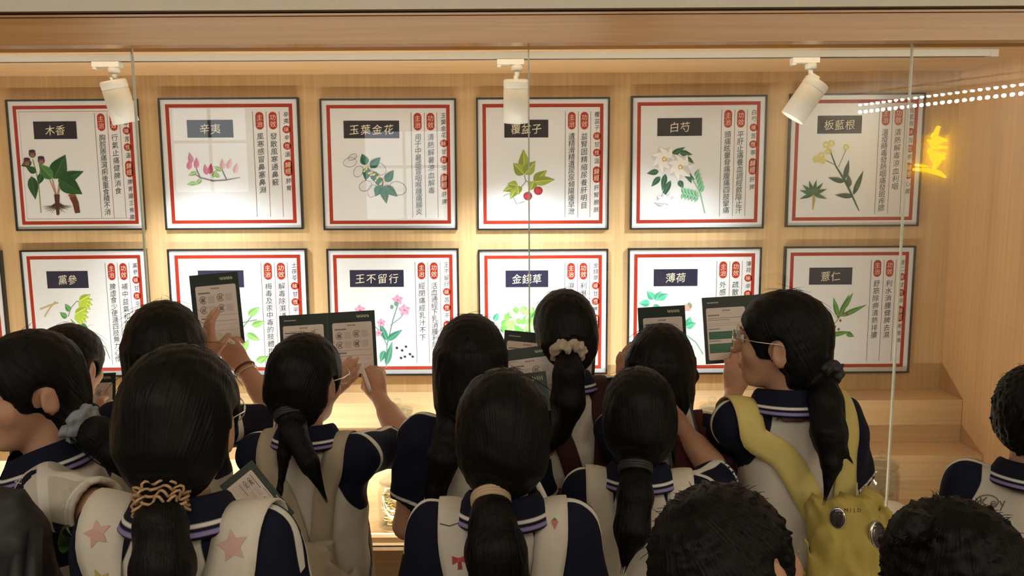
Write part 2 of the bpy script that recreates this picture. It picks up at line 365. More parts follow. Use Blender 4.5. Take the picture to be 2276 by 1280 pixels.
# ------------------------------------------------------------------ people
PEOPLE = {}
def solve(px, top, wpx, cw=0.172):
    """distance and height of a standing figure from the top of its head and the width of its head"""
    Y = 1.5
    for _ in range(30):
        p = W(px, top, Y); S = p[2]/1.512
        Y = 0.7*Y + 0.3*(cw*S*FPX/wpx*1.0/ (math.cos(TILT)+(CAMH-p[2])/Y*math.sin(TILT)))
    return Y, S, p
def person(key, label, px, top, wpx, yaw=0, hyaw=0, hpitch=0, hroll=0, cw=0.172, style='pony', tie=None, tail=None, arms=None, vox=0.008,
           glasses=False, strands=36, seed=1, lean=(0, 0), hs=1.0, tiemat=None, tiekind=None, pale=False, nv=0.0):
    Y, S, ptop = solve(px, top, wpx, cw)
    T3 = rot(yaw); H3 = rot(hyaw, hpitch, hroll)
    root = np.array([ptop[0]-lean[0], Y-lean[1], 0.0])
    P = dict(Y=Y, S=S, root=root, T3=T3, H3=H3)
    PEOPLE[key] = P
    def T(p):
        p = np.array(p, float); fr = max(0.0, min(1.0, (p[2]-0.8)/0.6))
        return T3 @ (p*S) + np.array([lean[0], lean[1], 0])*fr
    hc = np.array([lean[0], lean[1], 1.512*S]) - np.array([0, 0, 0.118*S*hs])
    def H(p): return hc + H3 @ (np.array(p, float)*S*hs)
    sc = S*hs
    P['T'] = T; P['H'] = H
    def L(px_, py_, dY): return W(px_, py_, Y+dY) - root
    P['L'] = L
    E = thing('person', label, 'person', root)
    P['E'] = E
    # --- body
    sh = {s: T((s*0.122, -0.012, 1.212)) for s in (-1, 1)}
    A = {}
    for s in (-1, 1):
        a = (arms or {}).get(s)
        if a is None:
            a = dict(elbow=T((s*0.165, 0.01, 0.985)), wrist=T((s*0.09, 0.17, 1.02)), d=T3@np.array([-s*0.3, 0.6, 0.5]), n=T3@np.array([-s*0.8, 0, .3]), u=T3@np.array([0, 0, 1.0]))
        else:
            a = dict(a)
            def reach(q, frm, ln):
                best = min((abs(np.linalg.norm(L(q[0], q[1], d_)-frm)-ln)+0.12*abs(d_-q[2]), d_) for d_ in np.arange(-0.30, 0.46, 0.01)); return L(q[0], q[1], best[1])
            a['elbow'] = reach(a['elbow'], sh[s], a.get('ul', 0.245)*S); a['wrist'] = reach(a['wrist'], a['elbow'], a.get('fl', 0.215)*S)
        A[s] = a
    P['A'] = A; P['sh'] = sh
    pts = [T((0.17, 0.12, 0.72)), T((-0.17, -0.12, 0.72)), H((0.1, 0.12, 0.12)), H((-0.1, -0.12, 0.12)), H((0, 0.13, -.1)), T((.2, .15, 1.2)), T((-.2, -.15, 1.2))]
    for s in (-1, 1): pts += [A[s]['elbow'], A[s]['wrist'], A[s]['wrist']+unit(A[s]['d'])*0.15]
    pts = np.array(pts); f = SDF(pts.min(0)-0.07, pts.max(0)+0.07, vox)
    f.loft([0.70, 0.80, 0.93, 1.08, 1.17, 1.225], [0.125, 0.13, 0.11, 0.118, 0.112, 0.07], [0.085, 0.088, 0.075, 0.083, 0.07, 0.05], [0, 0, 0, 0, -.01, -.012], T3, np.array([0, 0, 0.]), S)
    for s in (-1, 1): f.cone(T((s*0.03, -.014, 1.226)), sh[s]-np.array([0, 0, 0.008]), 0.030*S, 0.034*S, 0.02)
    f.cone(T((0, -0.02, 1.21)), H((0, -0.022, -0.05)), 0.048*S, 0.042*sc, 0.025)
    e = lambda c, r, k=0.015, **kw: f.ell(H(c), np.array(r)*sc, H3, k*sc, **kw)
    e((0, -0.012, 0.026), (0.070, 0.088, 0.080)); e((0, 0.027, -0.026), (0.053, 0.056, 0.073), 0.02); e((0, 0.054, -0.086), (0.024, 0.024, 0.020), 0.03)
    e((0, 0.071, 0.030), (0.045, 0.014, 0.012), 0.02)
    for s in (-1, 1):
        e((s*0.038, 0.056, -0.026), (0.015, 0.016, 0.016), 0.025)
        e((s*0.030, 0.094, 0.008), (0.017, 0.014, 0.010), 0.012, cut=True)
        e((s*0.0735, -0.010, -0.014), (0.010, 0.020, 0.032), 0.006); e((s*0.083, -0.006, -0.010), (0.006, 0.011, 0.019), 0.004, cut=True)
    f.cone(H((0, 0.080, 0.010)), H((0, 0.099, -0.026)), 0.007*sc, 0.0105*sc, 0.012*sc)
    e((0, 0.083, -0.053), (0.021, 0.008, 0.0055), 0.006); e((0, 0.081, -0.063), (0.018, 0.008, 0.006), 0.005)
    for s in (-1, 1):
        a = A[s]
        f.cone(sh[s], a['elbow'], 0.040*S, 0.033*S, 0.02); f.cone(a['elbow'], a['wrist'], 0.034*S, 0.0225*S, 0.012)
        mid = a['elbow']*0.7+a['wrist']*0.3; f.cone(mid, a['elbow']*.4+a['wrist']*.6, 0.034*S, 0.028*S, 0.02)
        hand(f, a['wrist'], a['d'], a['n'], a['u'], a.get('curl', [(0.5, 0.7)]*4), 0.92*S, a.get('thumb', 0.5))
    V, Q = f.mesh(); mesh_obj('body', V, Q, M['skin'], E, True)
    # --- eyes and brows
    for s in (-1, 1):
        b = MB(); nS = 10
        Mx = Matrix.Translation(Vector(H((s*0.029, 0.0735, 0.007)))) @ Matrix((H3*sc).tolist()).to_4x4()
        for (r0, r1, c) in ((0.0, 0.45, (0.01, 0.007, 0.006)), (0.45, 1.6, (0.6, 0.57, 0.54))):
            prof = [(0.0098*math.sin(r0+(r1-r0)*i/5), 0.0098*math.cos(r0+(r1-r0)*i/5)) for i in range(6)]
            b.lathe(prof, 12, c, Mx @ Matrix.Rotation(-math.pi/2, 4, 'X'))
        b.build('eye', M['eye'], E, True)
        b = MB(); b.tube([H((s*x, y, z)) for x, y, z in ((0.012, 0.0855, 0.027), (0.028, 0.0835, 0.032), (0.046, 0.072, 0.028))], [0.0022, 0.0028, 0.0012], (0.01, 0.008, 0.007), 6)
        b.build('eyebrow', M['eye'], E, True)
    # --- hair
    tl = []
    tie3 = None
    if tie: tie3 = L(*tie) if len(tie) == 3 and tie[0] > 5 else H(tie)
    for t_ in (tail or []): tl.append([(L(*q[:3]), q[3]) for q in t_])
    pts = [H((0.12, 0.13, 0.14)), H((-0.12, -0.14, -0.16)), H((0.12, -.14, .14)), H((-.12, .13, -.16))] + [q[0] for t_ in tl for q in t_] + ([tie3] if tie3 is not None else [])
    pts = np.array(pts); g = SDF(pts.min(0)-0.05, pts.max(0)+0.05, 0.0055 if vox < 0.007 else 0.006)
    he = lambda c, r, k=0.02, **kw: g.ell(H(c), np.array(r)*sc, H3, k*sc, **kw)
    he((0, -0.012, 0.022), (0.083, 0.103, 0.096))
    if style == 'pony':
        he((0, -0.030, -0.032), (0.079, 0.076, 0.080), 0.03)
        if tie3 is not None: g.cone(H((0, -0.055, -0.04)), tie3, 0.056*sc, 0.018*sc, 0.03)
    elif style == 'bob':
        g.loft([-0.125, -0.10, -0.05, 0.02], [0.070, 0.083, 0.087, 0.078], [0.074, 0.088, 0.094, 0.09], [-0.02]*4, H3, hc, sc, 2.2, 0.03)
    else:
        he((0, -0.035, -0.020), (0.074, 0.072, 0.066), 0.03)
    he((0, 0.088, -0.062), (0.074, 0.078, 0.110), 0.012, cut=True)      # the face
    if style == 'bob': he((0, 0.03, -0.12), (0.060, 0.075, 0.085), 0.01, cut=True)
    if style != 'bob':
        for s in (-1, 1): he((s*0.088, 0.004, -0.020), (0.034, 0.027, 0.042), 0.006, cut=True)
        for s in (-1, 1): he((s*0.070, 0.020, -0.085), (0.040, 0.05, 0.055), 0.01, cut=True)
    for t_ in tl:
        for (p, r), (p2, r2) in zip(t_[:-1], t_[1:]): g.cone(p, p2, r, r2, 0.012)
    if style == 'short': g.wrinkle(0.0035*S, 0.013, seed, 8, (1, 1, 1))
    else: g.wrinkle(0.0012*S, 0.02, seed, 5, (1, 1, 0.15))
    V, Q = g.mesh()
    q = (V-hc) @ H3 / sc
    ax = unit(np.array([0, -0.5, -0.85])) if style == 'pony' else unit(np.array([0, 0.25, -1.0]))
    cr = q - np.array([0, -0.01, 0.02]); e1 = unit(np.cross(ax, [1, 0, 0])); e2 = np.cross(ax, e1)
    az = np.arctan2(cr@e1, cr@e2); lon = cr@ax
    st = np.stack([np.cos(az)*26, np.sin(az)*26, lon*8], 1)
    if tl:
        dm = np.full(len(V), 9.0)
        for t_ in tl:
            for i, ((p, r), (p2, r2)) in enumerate(zip(t_[:-1], t_[1:])):
                ab = p2-p; tt = np.clip(((V-p)@ab)/(ab@ab), 0, 1); d = np.linalg.norm(V-p-tt[:, None]*ab, axis=1)
                s1 = unit(np.cross(ab, [0, 1, 0.01])); s2 = unit(np.cross(s1, ab)); w = V-p-tt[:, None]*ab
                m = (d < dm) & (d < max(r, r2)*1.2+0.004) & (lon > 0.085); dm[m] = d[m]
                st[m] = np.stack([(w@s1)[m]*420, (w@s2)[m]*420, (i+tt[m])*1.2], 1)
    hair = mesh_obj('hair', V, Q, M['hair'], E, True, {'strand': st})
    # loose strands along the outline
    rng = random.Random(seed); b = MB()
    for i in range(strands):
        th = rng.uniform(-2.7, 2.7); ph = rng.uniform(0.05, 1.15)
        d0 = np.array([math.sin(th)*math.sin(ph), -math.cos(th)*math.sin(ph), math.cos(ph)])
        p0 = np.array([0, -0.012, 0.022])+d0*np.array([0.083, 0.103, 0.096])*0.99
        tan = unit(np.cross(np.cross(d0, [rng.uniform(-1, 1), rng.uniform(-1, 1), -1.2]), d0)); ln = rng.uniform(0.02, 0.06); lf = rng.uniform(0.04, 0.25)
        if style == 'short': tan = unit(tan+d0*0.9); ln *= 0.28
        pp = [H(p0+tan*ln*t_+d0*lf*ln*(t_-0.9*t_*t_)*1.5+d0*0.0008) for t_ in (0, .35, .7, 1)]
        b.tube(pp, [0.0005, 0.0005, 0.0004, 0.0002], (0.01, 0.008, 0.007), 3, False)
    for t_ in tl:
        for i in range(14):
            o3 = np.array([rng.uniform(-1, 1), rng.uniform(-1, 0.3), 0]); pp = []
            for j, (p, r) in enumerate(t_): pp.append(p+o3*r*(1.0+0.12*math.sin(j*1.7+i)) if j else p+o3*r*0.6)
            pp.append(t_[-1][0]+(t_[-1][0]-t_[-2][0])*rng.uniform(0.05, 0.45)+o3*t_[-1][1]*0.6)
            b.tube(pp, [0.0011]*(len(pp)-1)+[0.0003], (0.01, 0.008, 0.007), 4, False)
    if b.v:
        o = mesh_obj('loose_strands', b.v, b.f, M['hair'], hair, False, {'strand': np.zeros((len(b.v), 3))}); o['kind'] = 'stuff'
    if tiekind and tie3 is not None:
        td = unit(tl[0][1][0]-tl[0][0][0]) if tl else np.array([0, 0, -1.0]); s1 = unit(np.cross(td, [0, 1, 0.02])); s2 = np.cross(s1, td)
        tp = tl[0][0][0]+td*0.010 if tl else tie3; r0 = tl[0][0][1]+0.007 if tl else 0.02; b = MB()
        if tiekind == 'band':
            for kx in (-1, 0, 1):
                b.tube([tp+td*kx*0.0055+(s1*math.cos(t_)+s2*math.sin(t_))*r0 for t_ in np.linspace(0, 6.283, 20)], 0.0042, (1, 1, 1), 6, False)
        elif tiekind == 'coil':
            for kx in range(4):
                b.tube([tp+td*((kx-1.5)*0.009+0.004*math.sin(9*t_+kx))+(s1*math.cos(t_)+s2*math.sin(t_))*(r0+0.005+0.005*math.cos(11*t_+2*kx)) for t_ in np.linspace(0, 6.283, 70)], 0.0022, (1, 1, 1), 6, False)
        else:
            b2 = SDF(tp-0.06, tp+0.06, 0.0035)
            for i in range(15):
                t_ = i*6.283/15; b2.ell(tp+(s1*math.cos(t_)+s2*math.sin(t_))*(r0+0.004)+td*0.006*math.sin(i*2.4), (0.012, 0.014, 0.016), rot(i*50, i*31), 0.004)
            b2.wrinkle(0.003, 0.016, 4, 6, (1, 1, 1)); V, Q = b2.mesh()
            mesh_obj('scrunchie', V, Q, tiemat, hair, True); b = None
        if b: b.build('hair_tie', tiemat, hair, True, False)
    # --- shirt
    SL = 0.150*S
    pts = [T((0.2, 0.15, 0.70)), T((-0.2, -0.15, 0.70)), T((.2, -.15, 1.3)), T((-.2, .15, 1.3))]; ends = {}
    for s in (-1, 1):
        ax_ = unit(A[s]['elbow']-sh[s]); ends[s] = (ax_, sh[s]+ax_*SL); pts.append(ends[s][1])
    pts = np.array(pts); c = SDF(pts.min(0)-0.09, pts.max(0)+0.09, 0.007)
    c.loft([0.71, 0.80, 0.93, 1.05, 1.13, 1.19, 1.235], [0.152, 0.150, 0.138, 0.138, 0.138, 0.125, 0.085], [0.112, 0.112, 0.102, 0.104, 0.096, 0.080, 0.062], [0, 0, 0, 0, -.004, -.01, -.014], T3, np.array([0, 0, 0.]), S, 2.3, 0.02)
    for s in (-1, 1):
        c.cone(T((s*0.035, -.014, 1.236)), sh[s]+np.array([0, 0, -0.002]), 0.034*S, 0.045*S, 0.035)
        c.cone(sh[s]-ends[s][0]*0.01, ends[s][1], 0.050*S, 0.056*S, 0.03, True)
    c.wrinkle(0.0022*S, 0.075, seed+3, 7, (1, 1, 0.8))
    for s in (-1, 1): c.cone(ends[s][1]-ends[s][0]*0.03, ends[s][1]+ends[s][0]*0.05, 0.043*S, 0.051*S, 0.002, cut=True)
    c.cone(T((0, -0.02, 1.25)), T((0, -0.01, 1.40)), 0.053*S, 0.058*S, 0.004, cut=True)
    V, Q = c.mesh(); q = (V-np.array([lean[0], lean[1], 0])*np.clip((V[:, 2:3]/S-0.8)/0.6, 0, 1)) @ T3 / S
    z = q[:, 2]; xb = 0.050+0.085*np.clip((1.245-z)/0.165, 0, 1)**1.3; navy = np.abs(q[:, 0])-xb-nv; navy[z < 1.085] = -0.01
    navy = np.minimum(navy, 0.03); pipe = np.full(len(V), -0.02)
    m = z > 1.17; pipe[m] = np.maximum(pipe[m], np.minimum(0.009-np.abs(q[m, 1]+0.012), np.abs(q[m, 0])-0.06))
    for s in (-1, 1):
        ax_, en = ends[s]; w = V-sh[s]; t_ = w@ax_; rad = w-t_[:, None]*ax_; rd = np.linalg.norm(rad, axis=1)
        on = (rd < 0.085*S) & (t_ > 0.0) & (s*q[:, 0] > 0.08)
        navy[on] = np.maximum(navy[on], np.minimum(t_[on]-0.012, 0.03))
        up_ = unit(np.array([0, 0, 1.0])-ax_*ax_[2]); lat = np.cross(ax_, up_)
        if pale: navy[on] = np.minimum(navy[on], -(rad[on]@up_)-0.01)
        cr_ = on & (rad@up_ > 0); pipe[cr_] = np.maximum(pipe[cr_], 0.009-np.abs(rad[cr_]@lat))
        outer = on & (rd > 0.0515*S); pipe[outer] = np.maximum(pipe[outer], 0.0038-np.abs(SL-t_[outer]-0.013))
    if pale: navy[np.abs(q[:, 0]) < 0.115] = -0.02
    me = mesh_obj('shirt', V, Q, M['shirt'], E, True, {'navy': navy, 'pipe': pipe})
    P['bvh'] = BVHTree.FromPolygons([Vector(v) for v in V], [tuple(int(i) for i in q_) for q_ in Q]); P['shirt'] = me
    # --- collar: a folded band round the neck, open at the front
    v = []; vv = []; fs = []; nu, prof = 40, [(0.050, 1.258), (0.0525, 1.296), (0.0560, 1.302), (0.0610, 1.297), (0.071, 1.276), (0.084, 1.252), (0.081, 1.247), (0.066, 1.268), (0.056, 1.285)]
    pr_ = []
    for (r0_, z0_), (r1_, z1_) in zip(prof[:-1], prof[1:]):
        m_ = max(1, int(math.hypot(r1_-r0_, z1_-z0_)/0.0013)); pr_ += [(r0_+(r1_-r0_)*k_/m_, z0_+(z1_-z0_)*k_/m_) for k_ in range(m_)]
    hem_ = prof[5]; prof = pr_+[prof[-1]]; ih = min(range(len(prof)), key=lambda k_: math.dist(prof[k_], hem_))
    arc = [0]
    for i in range(1, len(prof)): arc.append(arc[-1]+math.dist(prof[i], prof[i-1]))
    for i in range(nu+1):
        t_ = -math.pi/2 + math.radians(158)*(2*i/nu-1)
        for j, (r, zz) in enumerate(prof):
            fr = (math.sin(t_)+1)/2
            v.append(T((r*1.10*math.cos(t_), r*1.05*math.sin(t_)-0.018+0.012*fr, zz-0.012*fr-0.03*fr**3))); vv.append(arc[j])
    npf = len(prof)
    for i in range(nu):
        for j in range(npf-1): a0 = i*npf+j; fs.append((a0, a0+1, a0+npf+1, a0+npf))
    vv = np.array(vv); edge = arc[ih]
    mesh_obj('collar', v, fs, M['collar'], E, True, {'s1': 0.0028-np.abs(vv-(edge-0.016)), 's2': 0.0032-np.abs(vv-(edge-0.004))})
    # --- trousers and shoes
    tr = SDF(T((0, 0, 0))+np.array([-.26, -.26, 0.02]), T((0, 0, 0))+np.array([.26, .26, 0.86*S]), 0.014)
    tr.loft([0.66, 0.72, 0.82], [0.14, 0.142, 0.13], [0.10, 0.103, 0.095], [0, 0, 0], T3, np.array([0, 0, 0.]), S, 2.2, 0.03)
    for s in (-1, 1): tr.cone(T3@np.array([s*0.068, 0, 0.70])*S, T3@np.array([s*0.075, -0.005, 0.07])*S, 0.078*S, 0.058*S, 0.03)
    V, Q = tr.mesh(); mesh_obj('trousers', V, Q, M['trousers'], E, True)
    for s in (-1, 1):
        sd = SDF(np.array([-.09, -.13, 0]), np.array([.09, .2, .13]), 0.010)
        sd.ell((0, 0.04, 0.035), (0.042, 0.115, 0.036), k=.01); sd.ell((0, -0.03, 0.055), (0.038, 0.052, 0.05), k=.02)
        sd.cut(lambda x, y, z: z+0*x+0*y-0.006, (-.1, -.2, -.1), (.1, .3, .02), 0.001)
        V, Q = sd.mesh(); V[:, 2] -= V[:, 2].min()
        mesh_obj('shoe', V@T3.T+T3@np.array([s*0.078, 0.0, 0])*S, Q, M['shoe'], E, True)
    if glasses:
        b = MB()
        for s in (-1, 1):
            b.tube([H((s*0.033+0.024*math.cos(t_), 0.098-0.10*abs(s*0.033+0.024*math.cos(t_))**2*8, 0.006+0.022*math.sin(t_))) for t_ in np.linspace(0, 6.283, 28)], 0.0011, (1, 1, 1), 6, False)
            b.tube([H((s*0.057, 0.092, 0.012)), H((s*0.078, 0.04, 0.010)), H((s*0.082, -0.01, 0.008)), H((s*0.078, -0.03, -0.008))], 0.0012, (1, 1, 1), 6)
        b.tube([H((-0.010, 0.098, 0.010)), H((0, 0.101, 0.013)), H((0.010, 0.098, 0.010))], 0.0011, (1, 1, 1), 6)
        gl = b.build('glasses', M['steel'], E, True, False)
        b = MB()
        for s in (-1, 1): b.poly([H((s*0.033+0.0235*math.cos(t_), 0.098-0.10*abs(s*0.033+0.0235*math.cos(t_))**2*8, 0.006+0.0215*math.sin(t_))) for t_ in np.linspace(0, 6.0, 22)])
        b.build('lens', M['jar_glass'], gl, False, False)
    return P
# ------------------------------------------------------------------ the room and the case
def slab(name, lo, hi, mat, label=None, cat=None, kind='structure', parent=None):
    b = MB(); b.box(lo, hi); o = b.build(name, mat, parent, False, False)
    if parent is None: tag(o, label, cat, None, kind)
    return o
slab('floor', (-6, -6.5, -0.05), (6, YG+0.02, 0), M['floor'], 'grey stone gallery floor', 'floor')
slab('ceiling', (-6, -6.5, CEIL), (6, YG+0.02, CEIL+0.05), M['white_wall'], 'white gallery ceiling', 'ceiling')
slab('wall_left', (-6.1, -6.5, 0), (-6, YG, CEIL), M['white_wall'], 'cream side wall of the gallery', 'wall')
slab('wall_right', (6, -6.5, 0), (6.1, YG, CEIL), M['white_wall'], 'cream side wall of the gallery by the led strip', 'wall')
slab('wall_rear', (-6, -6.6, 0), (6, -6.5, CEIL), M['white_wall'], 'cream wall behind the visitors', 'wall')
slab('wall_back', (XL, YB, ZF-0.1), (XR+0.06, YB+0.04, ZTOP+0.04), M['wall'], 'pale oak back wall of the display case', 'wall')
slab('wall_side', (XR, YG+0.015, ZF-0.1), (XR+0.06, YB, ZTOP+0.04), M['side'], 'pale oak side wall of the display case', 'wall')
slab('wall_far', (XL-0.06, YG+0.015, ZF-0.1), (XL, YB+0.04, ZTOP+0.04), M['side'], 'pale oak left end wall of the display case', 'wall')
slab('wall_front', (XR+0.06, YG, 0), (6, YG+0.1, CEIL), M['white_wall'], 'cream wall beside the display case', 'wall')
slab('wall_end', (-6, YG, 0), (XL-0.06, YG+0.1, CEIL), M['white_wall'], 'cream wall left of the display case', 'wall')
slab('ceiling_case', (XL, YG-0.04, ZTOP), (XR, YB, ZTOP+0.04), M['tread'], 'pale oak ceiling of the display case', 'ceiling')
zb = W(1138, 95, 2.36)[2]; zt = W(1138, 34, 2.36)[2]
slab('trim_1', (XL-0.06, 2.36, zb), (XR+0.30, YG-0.012, zt), M['fascia'], 'glossy brown wooden fascia above the glass', 'trim')
slab('trim_2', (XL-0.06, 2.352, zt+0.001), (XR+0.30, YG-0.012, W(1138, 27, 2.352)[2]), M['fascia'], 'thin brown lip along the top of the fascia', 'trim')
zl = W(1138, 27, 2.352)[2]; zg = W(1138, 19, 2.372)[2]
slab('trim_3', (XL-0.06, 2.40, zl), (XR+0.30, YG, zg+0.01), M['dark_metal'], 'black shadow gap above the fascia', 'trim')
slab('wall_upper', (XL-0.06, 2.372, zg), (XR+0.30, YG+0.0, CEIL), M['white_wall'], 'white bulkhead wall above the fascia', 'wall')
case = thing('display_case', 'oak display case with glass front and two steps of jars', 'display case', (0, (YG+YB)/2, 0))
def cpart(name, lo, hi, mat):
    lo, hi = (lo[0]+.002,)+lo[1:], (hi[0]-.002,)+hi[1:]; o = slab(name, lo, hi, mat, parent=case); o.location = -case.location; return o
cpart('base', (XL, YG-0.03, 0.0), (XR, YB-0.002, ZF-0.005), M['tread'])
cpart('floor_board', (XL, YG-0.03, ZF-0.005), (XR, YB-0.002, ZF), M['tread'])
Z1, Z2, Y1, Y2 = CAMH-0.976, CAMH-0.814, 2.79, 2.94
cpart('step', (XL, Y1, ZF), (XR, YB-0.002, Z1), M['tread'])
cpart('step', (XL, Y2, Z1), (XR, YB-0.002, Z2), M['tread'])
xs = [XL, (300-1138)/FPX*2.37, (1177-1138)/FPX*2.37+0.001, (2027-1138)/FPX*2.37, XR]
for i in range(4):
    b = MB(); x0, x1 = xs[i]+0.0022, xs[i+1]-0.0022
    b.box((x0, YG-0.005, ZF), (x1, YG+0.005, ZTOP-0.001))
    # box face order: bottom, top, front, right, back, left
    o = mesh_obj('glass_pane', b.v, b.f, None, case, False, None, [M['glass'], M['edge']], [1, 1, 0, 1, 0, 1]); o.location = -case.location

for i, lab_ in ((1, 'left'), (2, 'middle'), (3, 'right')):
    b = MB(); b.box((xs[i]-0.0021, YG-0.0055, ZF), (xs[i]+0.0021, YG+0.0055, ZTOP-0.001)); o = b.build('seam', M['edge'], case, False, False); o.location = -case.location
slab('trim_4', (XL, YG+0.034, ZTOP-0.015), (XR, YG+0.050, ZTOP-0.0005), M['tread'], 'thin oak batten behind the glass hiding the led strip', 'trim')
slab('trim_5', (-2.5, YG+0.028, ZF), (1.0, YG+0.062, ZF+0.016), M['tread'], 'low oak sill with led strip along the foot of the glass', 'trim')
# track and spotlights
yt = 2.62
tr = MB(); tr.box((XL+0.02, yt-0.017, ZTOP-0.020), (1.50, yt+0.017, ZTOP)); tr.box((1.50, yt-0.018, ZTOP-0.022), (1.525, yt+0.018, ZTOP))
t0 = thing('lighting_track', 'long white lighting track on the case ceiling', 'track', (0, 0, 0))
tr.build('rail', flat('grey aluminium rail', (0.42, 0.41, 0.37), 0.4), t0, False, False)
b = MB(); b.box((XL+0.02, yt-0.006, ZTOP-0.0206), (1.49, yt+0.006, ZTOP-0.0200)); b.build('slot', M['dark_metal'], t0, False, False)
def spot(px, ptop, pbot, aim, label, power):
    base = W(px, 132, yt); base[2] = ZTOP-0.021
    t = thing('track_spotlight', label, 'spotlight', base, 'spotlights on the track')
    a = W(ptop[0], ptop[1], yt)-base; c = W(pbot[0], pbot[1], yt)-base
    d = unit(unit(c-a)+np.array([0, aim, 0])); L = 0.135
    b = MB(); b.box((-0.062, -0.016, -0.016), (0.022, 0.016, 0.0)); b.box((-0.062, -0.012, -0.022), (-0.05, 0.012, -0.016)); b.build('adapter', M['white_metal'], t, False, False)
    b = MB(); b.lathe([(0.0, -0.034), (0.018, -0.034), (0.018, -0.016), (0.0, -0.016)], 20); b.tube([(0, 0, -0.03), (0, 0, -0.05), a*0.9+np.array([0, 0, 0.004]), a+d*0.03], 0.0085, n=10); b.build('stem', M['white_metal'], t, True, False)
    q = Vector((0, 0, -1)).rotation_difference(Vector(d)).to_matrix().to_4x4(); Mx = Matrix.Translation(Vector(a)) @ q
    r = 0.040
    b = MB(); b.lathe([(0, 0), (r-0.006, 0), (r-0.0015, -0.002), (r, -0.006), (r, -0.026), (r-0.0015, -0.027), (r-0.0015, -0.029), (r, -0.030), (r, -L), (r-0.004, -L), (r-0.006, -L+0.02), (0, -L+0.02)], 36, M=Mx)
    hd = b.build('lamp_head', M['white_metal'], t, True, False)
    b = MB(); b.lathe([(0, -L+0.016), (r-0.007, -L+0.016), (r-0.007, -L+0.0195), (0, -L+0.0195)], 28, M=Mx); b.build('lens', M['lens'], hd, False, False)
    ld = bpy.data.lights.new('spot_lamp', 'SPOT'); ld.energy = power; ld.spot_size = math.radians(100); ld.spot_blend = 1.0; ld.color = (0.90, 0.955, 1.0); ld.shadow_soft_size = 0.03
    lo = bpy.data.objects.new('spot_lamp', ld); link(lo, t); lo.location = Vector(a+d*(L+0.01)); lo.rotation_euler = Vector(d+np.array([0, 0.16, 0])).to_track_quat('-Z', 'Y').to_euler()
spot(252, (250, 178), (270, 262), 0.18, 'left white track spotlight hanging with its head leaning right', 54)
spot(1149, (1147, 176), (1147, 262), 0.18, 'middle white track spotlight hanging straight down', 60)
spot(1803, (1818, 180), (1772, 250), 0.10, 'right white track spotlight tilted down to the left', 44)

# what stands behind the visitors and shows in the glass: windows, led strip, lit sign
def rear_window(n, px, py, pw, ph, label):
    p_ = W(px, py, 2*YG+6.49); x, z = p_[0], p_[2]; w, h = pw*(2*YG+6.49)/FPX, ph*(2*YG+6.49)/FPX
    t = thing('window_%d' % n, label, 'window', (x, -6.49, z)); t['kind'] = 'structure'
    b = MB(); f = 0.06
    for lo, hi in (((-w/2-f, 0, -h/2-f), (w/2+f, .05, -h/2)), ((-w/2-f, 0, h/2), (w/2+f, .05, h/2+f)), ((-w/2-f, 0, -h/2), (-w/2, .05, h/2)), ((w/2, 0, -h/2), (w/2+f, .05, h/2)), ((-0.02, 0, -h/2), (0.02, .045, h/2)), ((-w/2, 0, 0.1), (w/2, .045, 0.14))): b.box(lo, hi)
    b.build('window_frame', M['white_metal'], t, False, False)
    b = MB(); b.box((-w/2, 0.0, -h/2), (w/2, 0.01, h/2)); b.build('pane', M['daylight'], t, False, False)
rear_window(1, 470, 335, 160, 180, 'left bright window behind the visitors seen in the glass')
rear_window(2, 900, 390, 170, 190, 'right bright window behind the visitors seen in the glass')
t = thing('led_strip_light', 'white led strip light of paired dots under the gallery ceiling', 'strip light')
d_ = {}
b = MB(); b.lathe([(0, 0.02), (0.011, 0.016), (0.018, 0.008), (0.02, 0), (0, 0)], 10)
pA, pB = W(1912, 236, 10.6), W(2330, 184, 8.3); pA[1] = 2*YG-10.6; pB[1] = 2*YG-8.3
nled = 27
hb = MB(); hb.tube([pA+np.array([0, 0, 0.05]), pB+np.array([0, 0, 0.05])], 0.03); hb.build('housing', M['white_metal'], t, False, False)
led_me = None
for i in range(nled):
    for k in (0, 1):
        p = pA+(pB-pA)*i/(nled-1)+np.array([0, 0, -0.095*k+0.02])
        if led_me is None: o = b.build('led', M['led'], t, True, False); led_me = o.data
        else: o = link(bpy.data.objects.new('led', led_me), t)
        o.location = p; o.rotation_euler = (-math.pi/2, 0, 0)
t = thing('brush_sign', 'lit yellow brush calligraphy sign reflected in the right pane', 'sign', (0, 0, 0))
Yv = 2*YG+6.42
def vx(px, py): 
    p = W(px, py, Yv); return np.array([p[0], -6.42, p[2]])
def stroke(pts, wd, o_=0.0):
    P_ = [vx(*p) for p in pts]; b = MB(); L_ = []; R_ = []
    for i, p in enumerate(P_):
        tn = unit(P_[min(i+1, len(P_)-1)]-P_[max(i-1, 0)]); nn = np.array([-tn[2], 0, tn[0]])
        L_.append(p+nn*wd[i]); R_.append(p-nn*wd[i])
    n_ = len(P_)
    v = [q+np.array([0, o_, 0]) for q in L_+R_]+[q+np.array([0, o_-0.03, 0]) for q in L_+R_]; f = []
    for i in range(n_-1): f += [(i, i+1, n_+i+1, n_+i), (2*n_+i, 3*n_+i, 3*n_+i+1, 2*n_+i+1), (i, 2*n_+i, 2*n_+i+1, i+1), (n_+i, n_+i+1, 3*n_+i+1, 3*n_+i)]
    b.mesh(v, f); b.build('brush_stroke', M['sign'], t, False, False)
stroke([(2088, 280), (2080, 300), (2076, 322)], [0.02, 0.035, 0.02])
stroke([(2072, 300), (2086, 308), (2106, 312)], [0.02, 0.03, 0.012], 0.002)
stroke([(2104, 312), (2085, 316), (2064, 312), (2078, 326), (2106, 328)], [0.015, 0.03, 0.02, 0.03, 0.014], 0.004)
stroke([(2064, 334), (2078, 344), (2096, 342), (2100, 354)], [0.025, 0.04, 0.03, 0.012], 0.006)
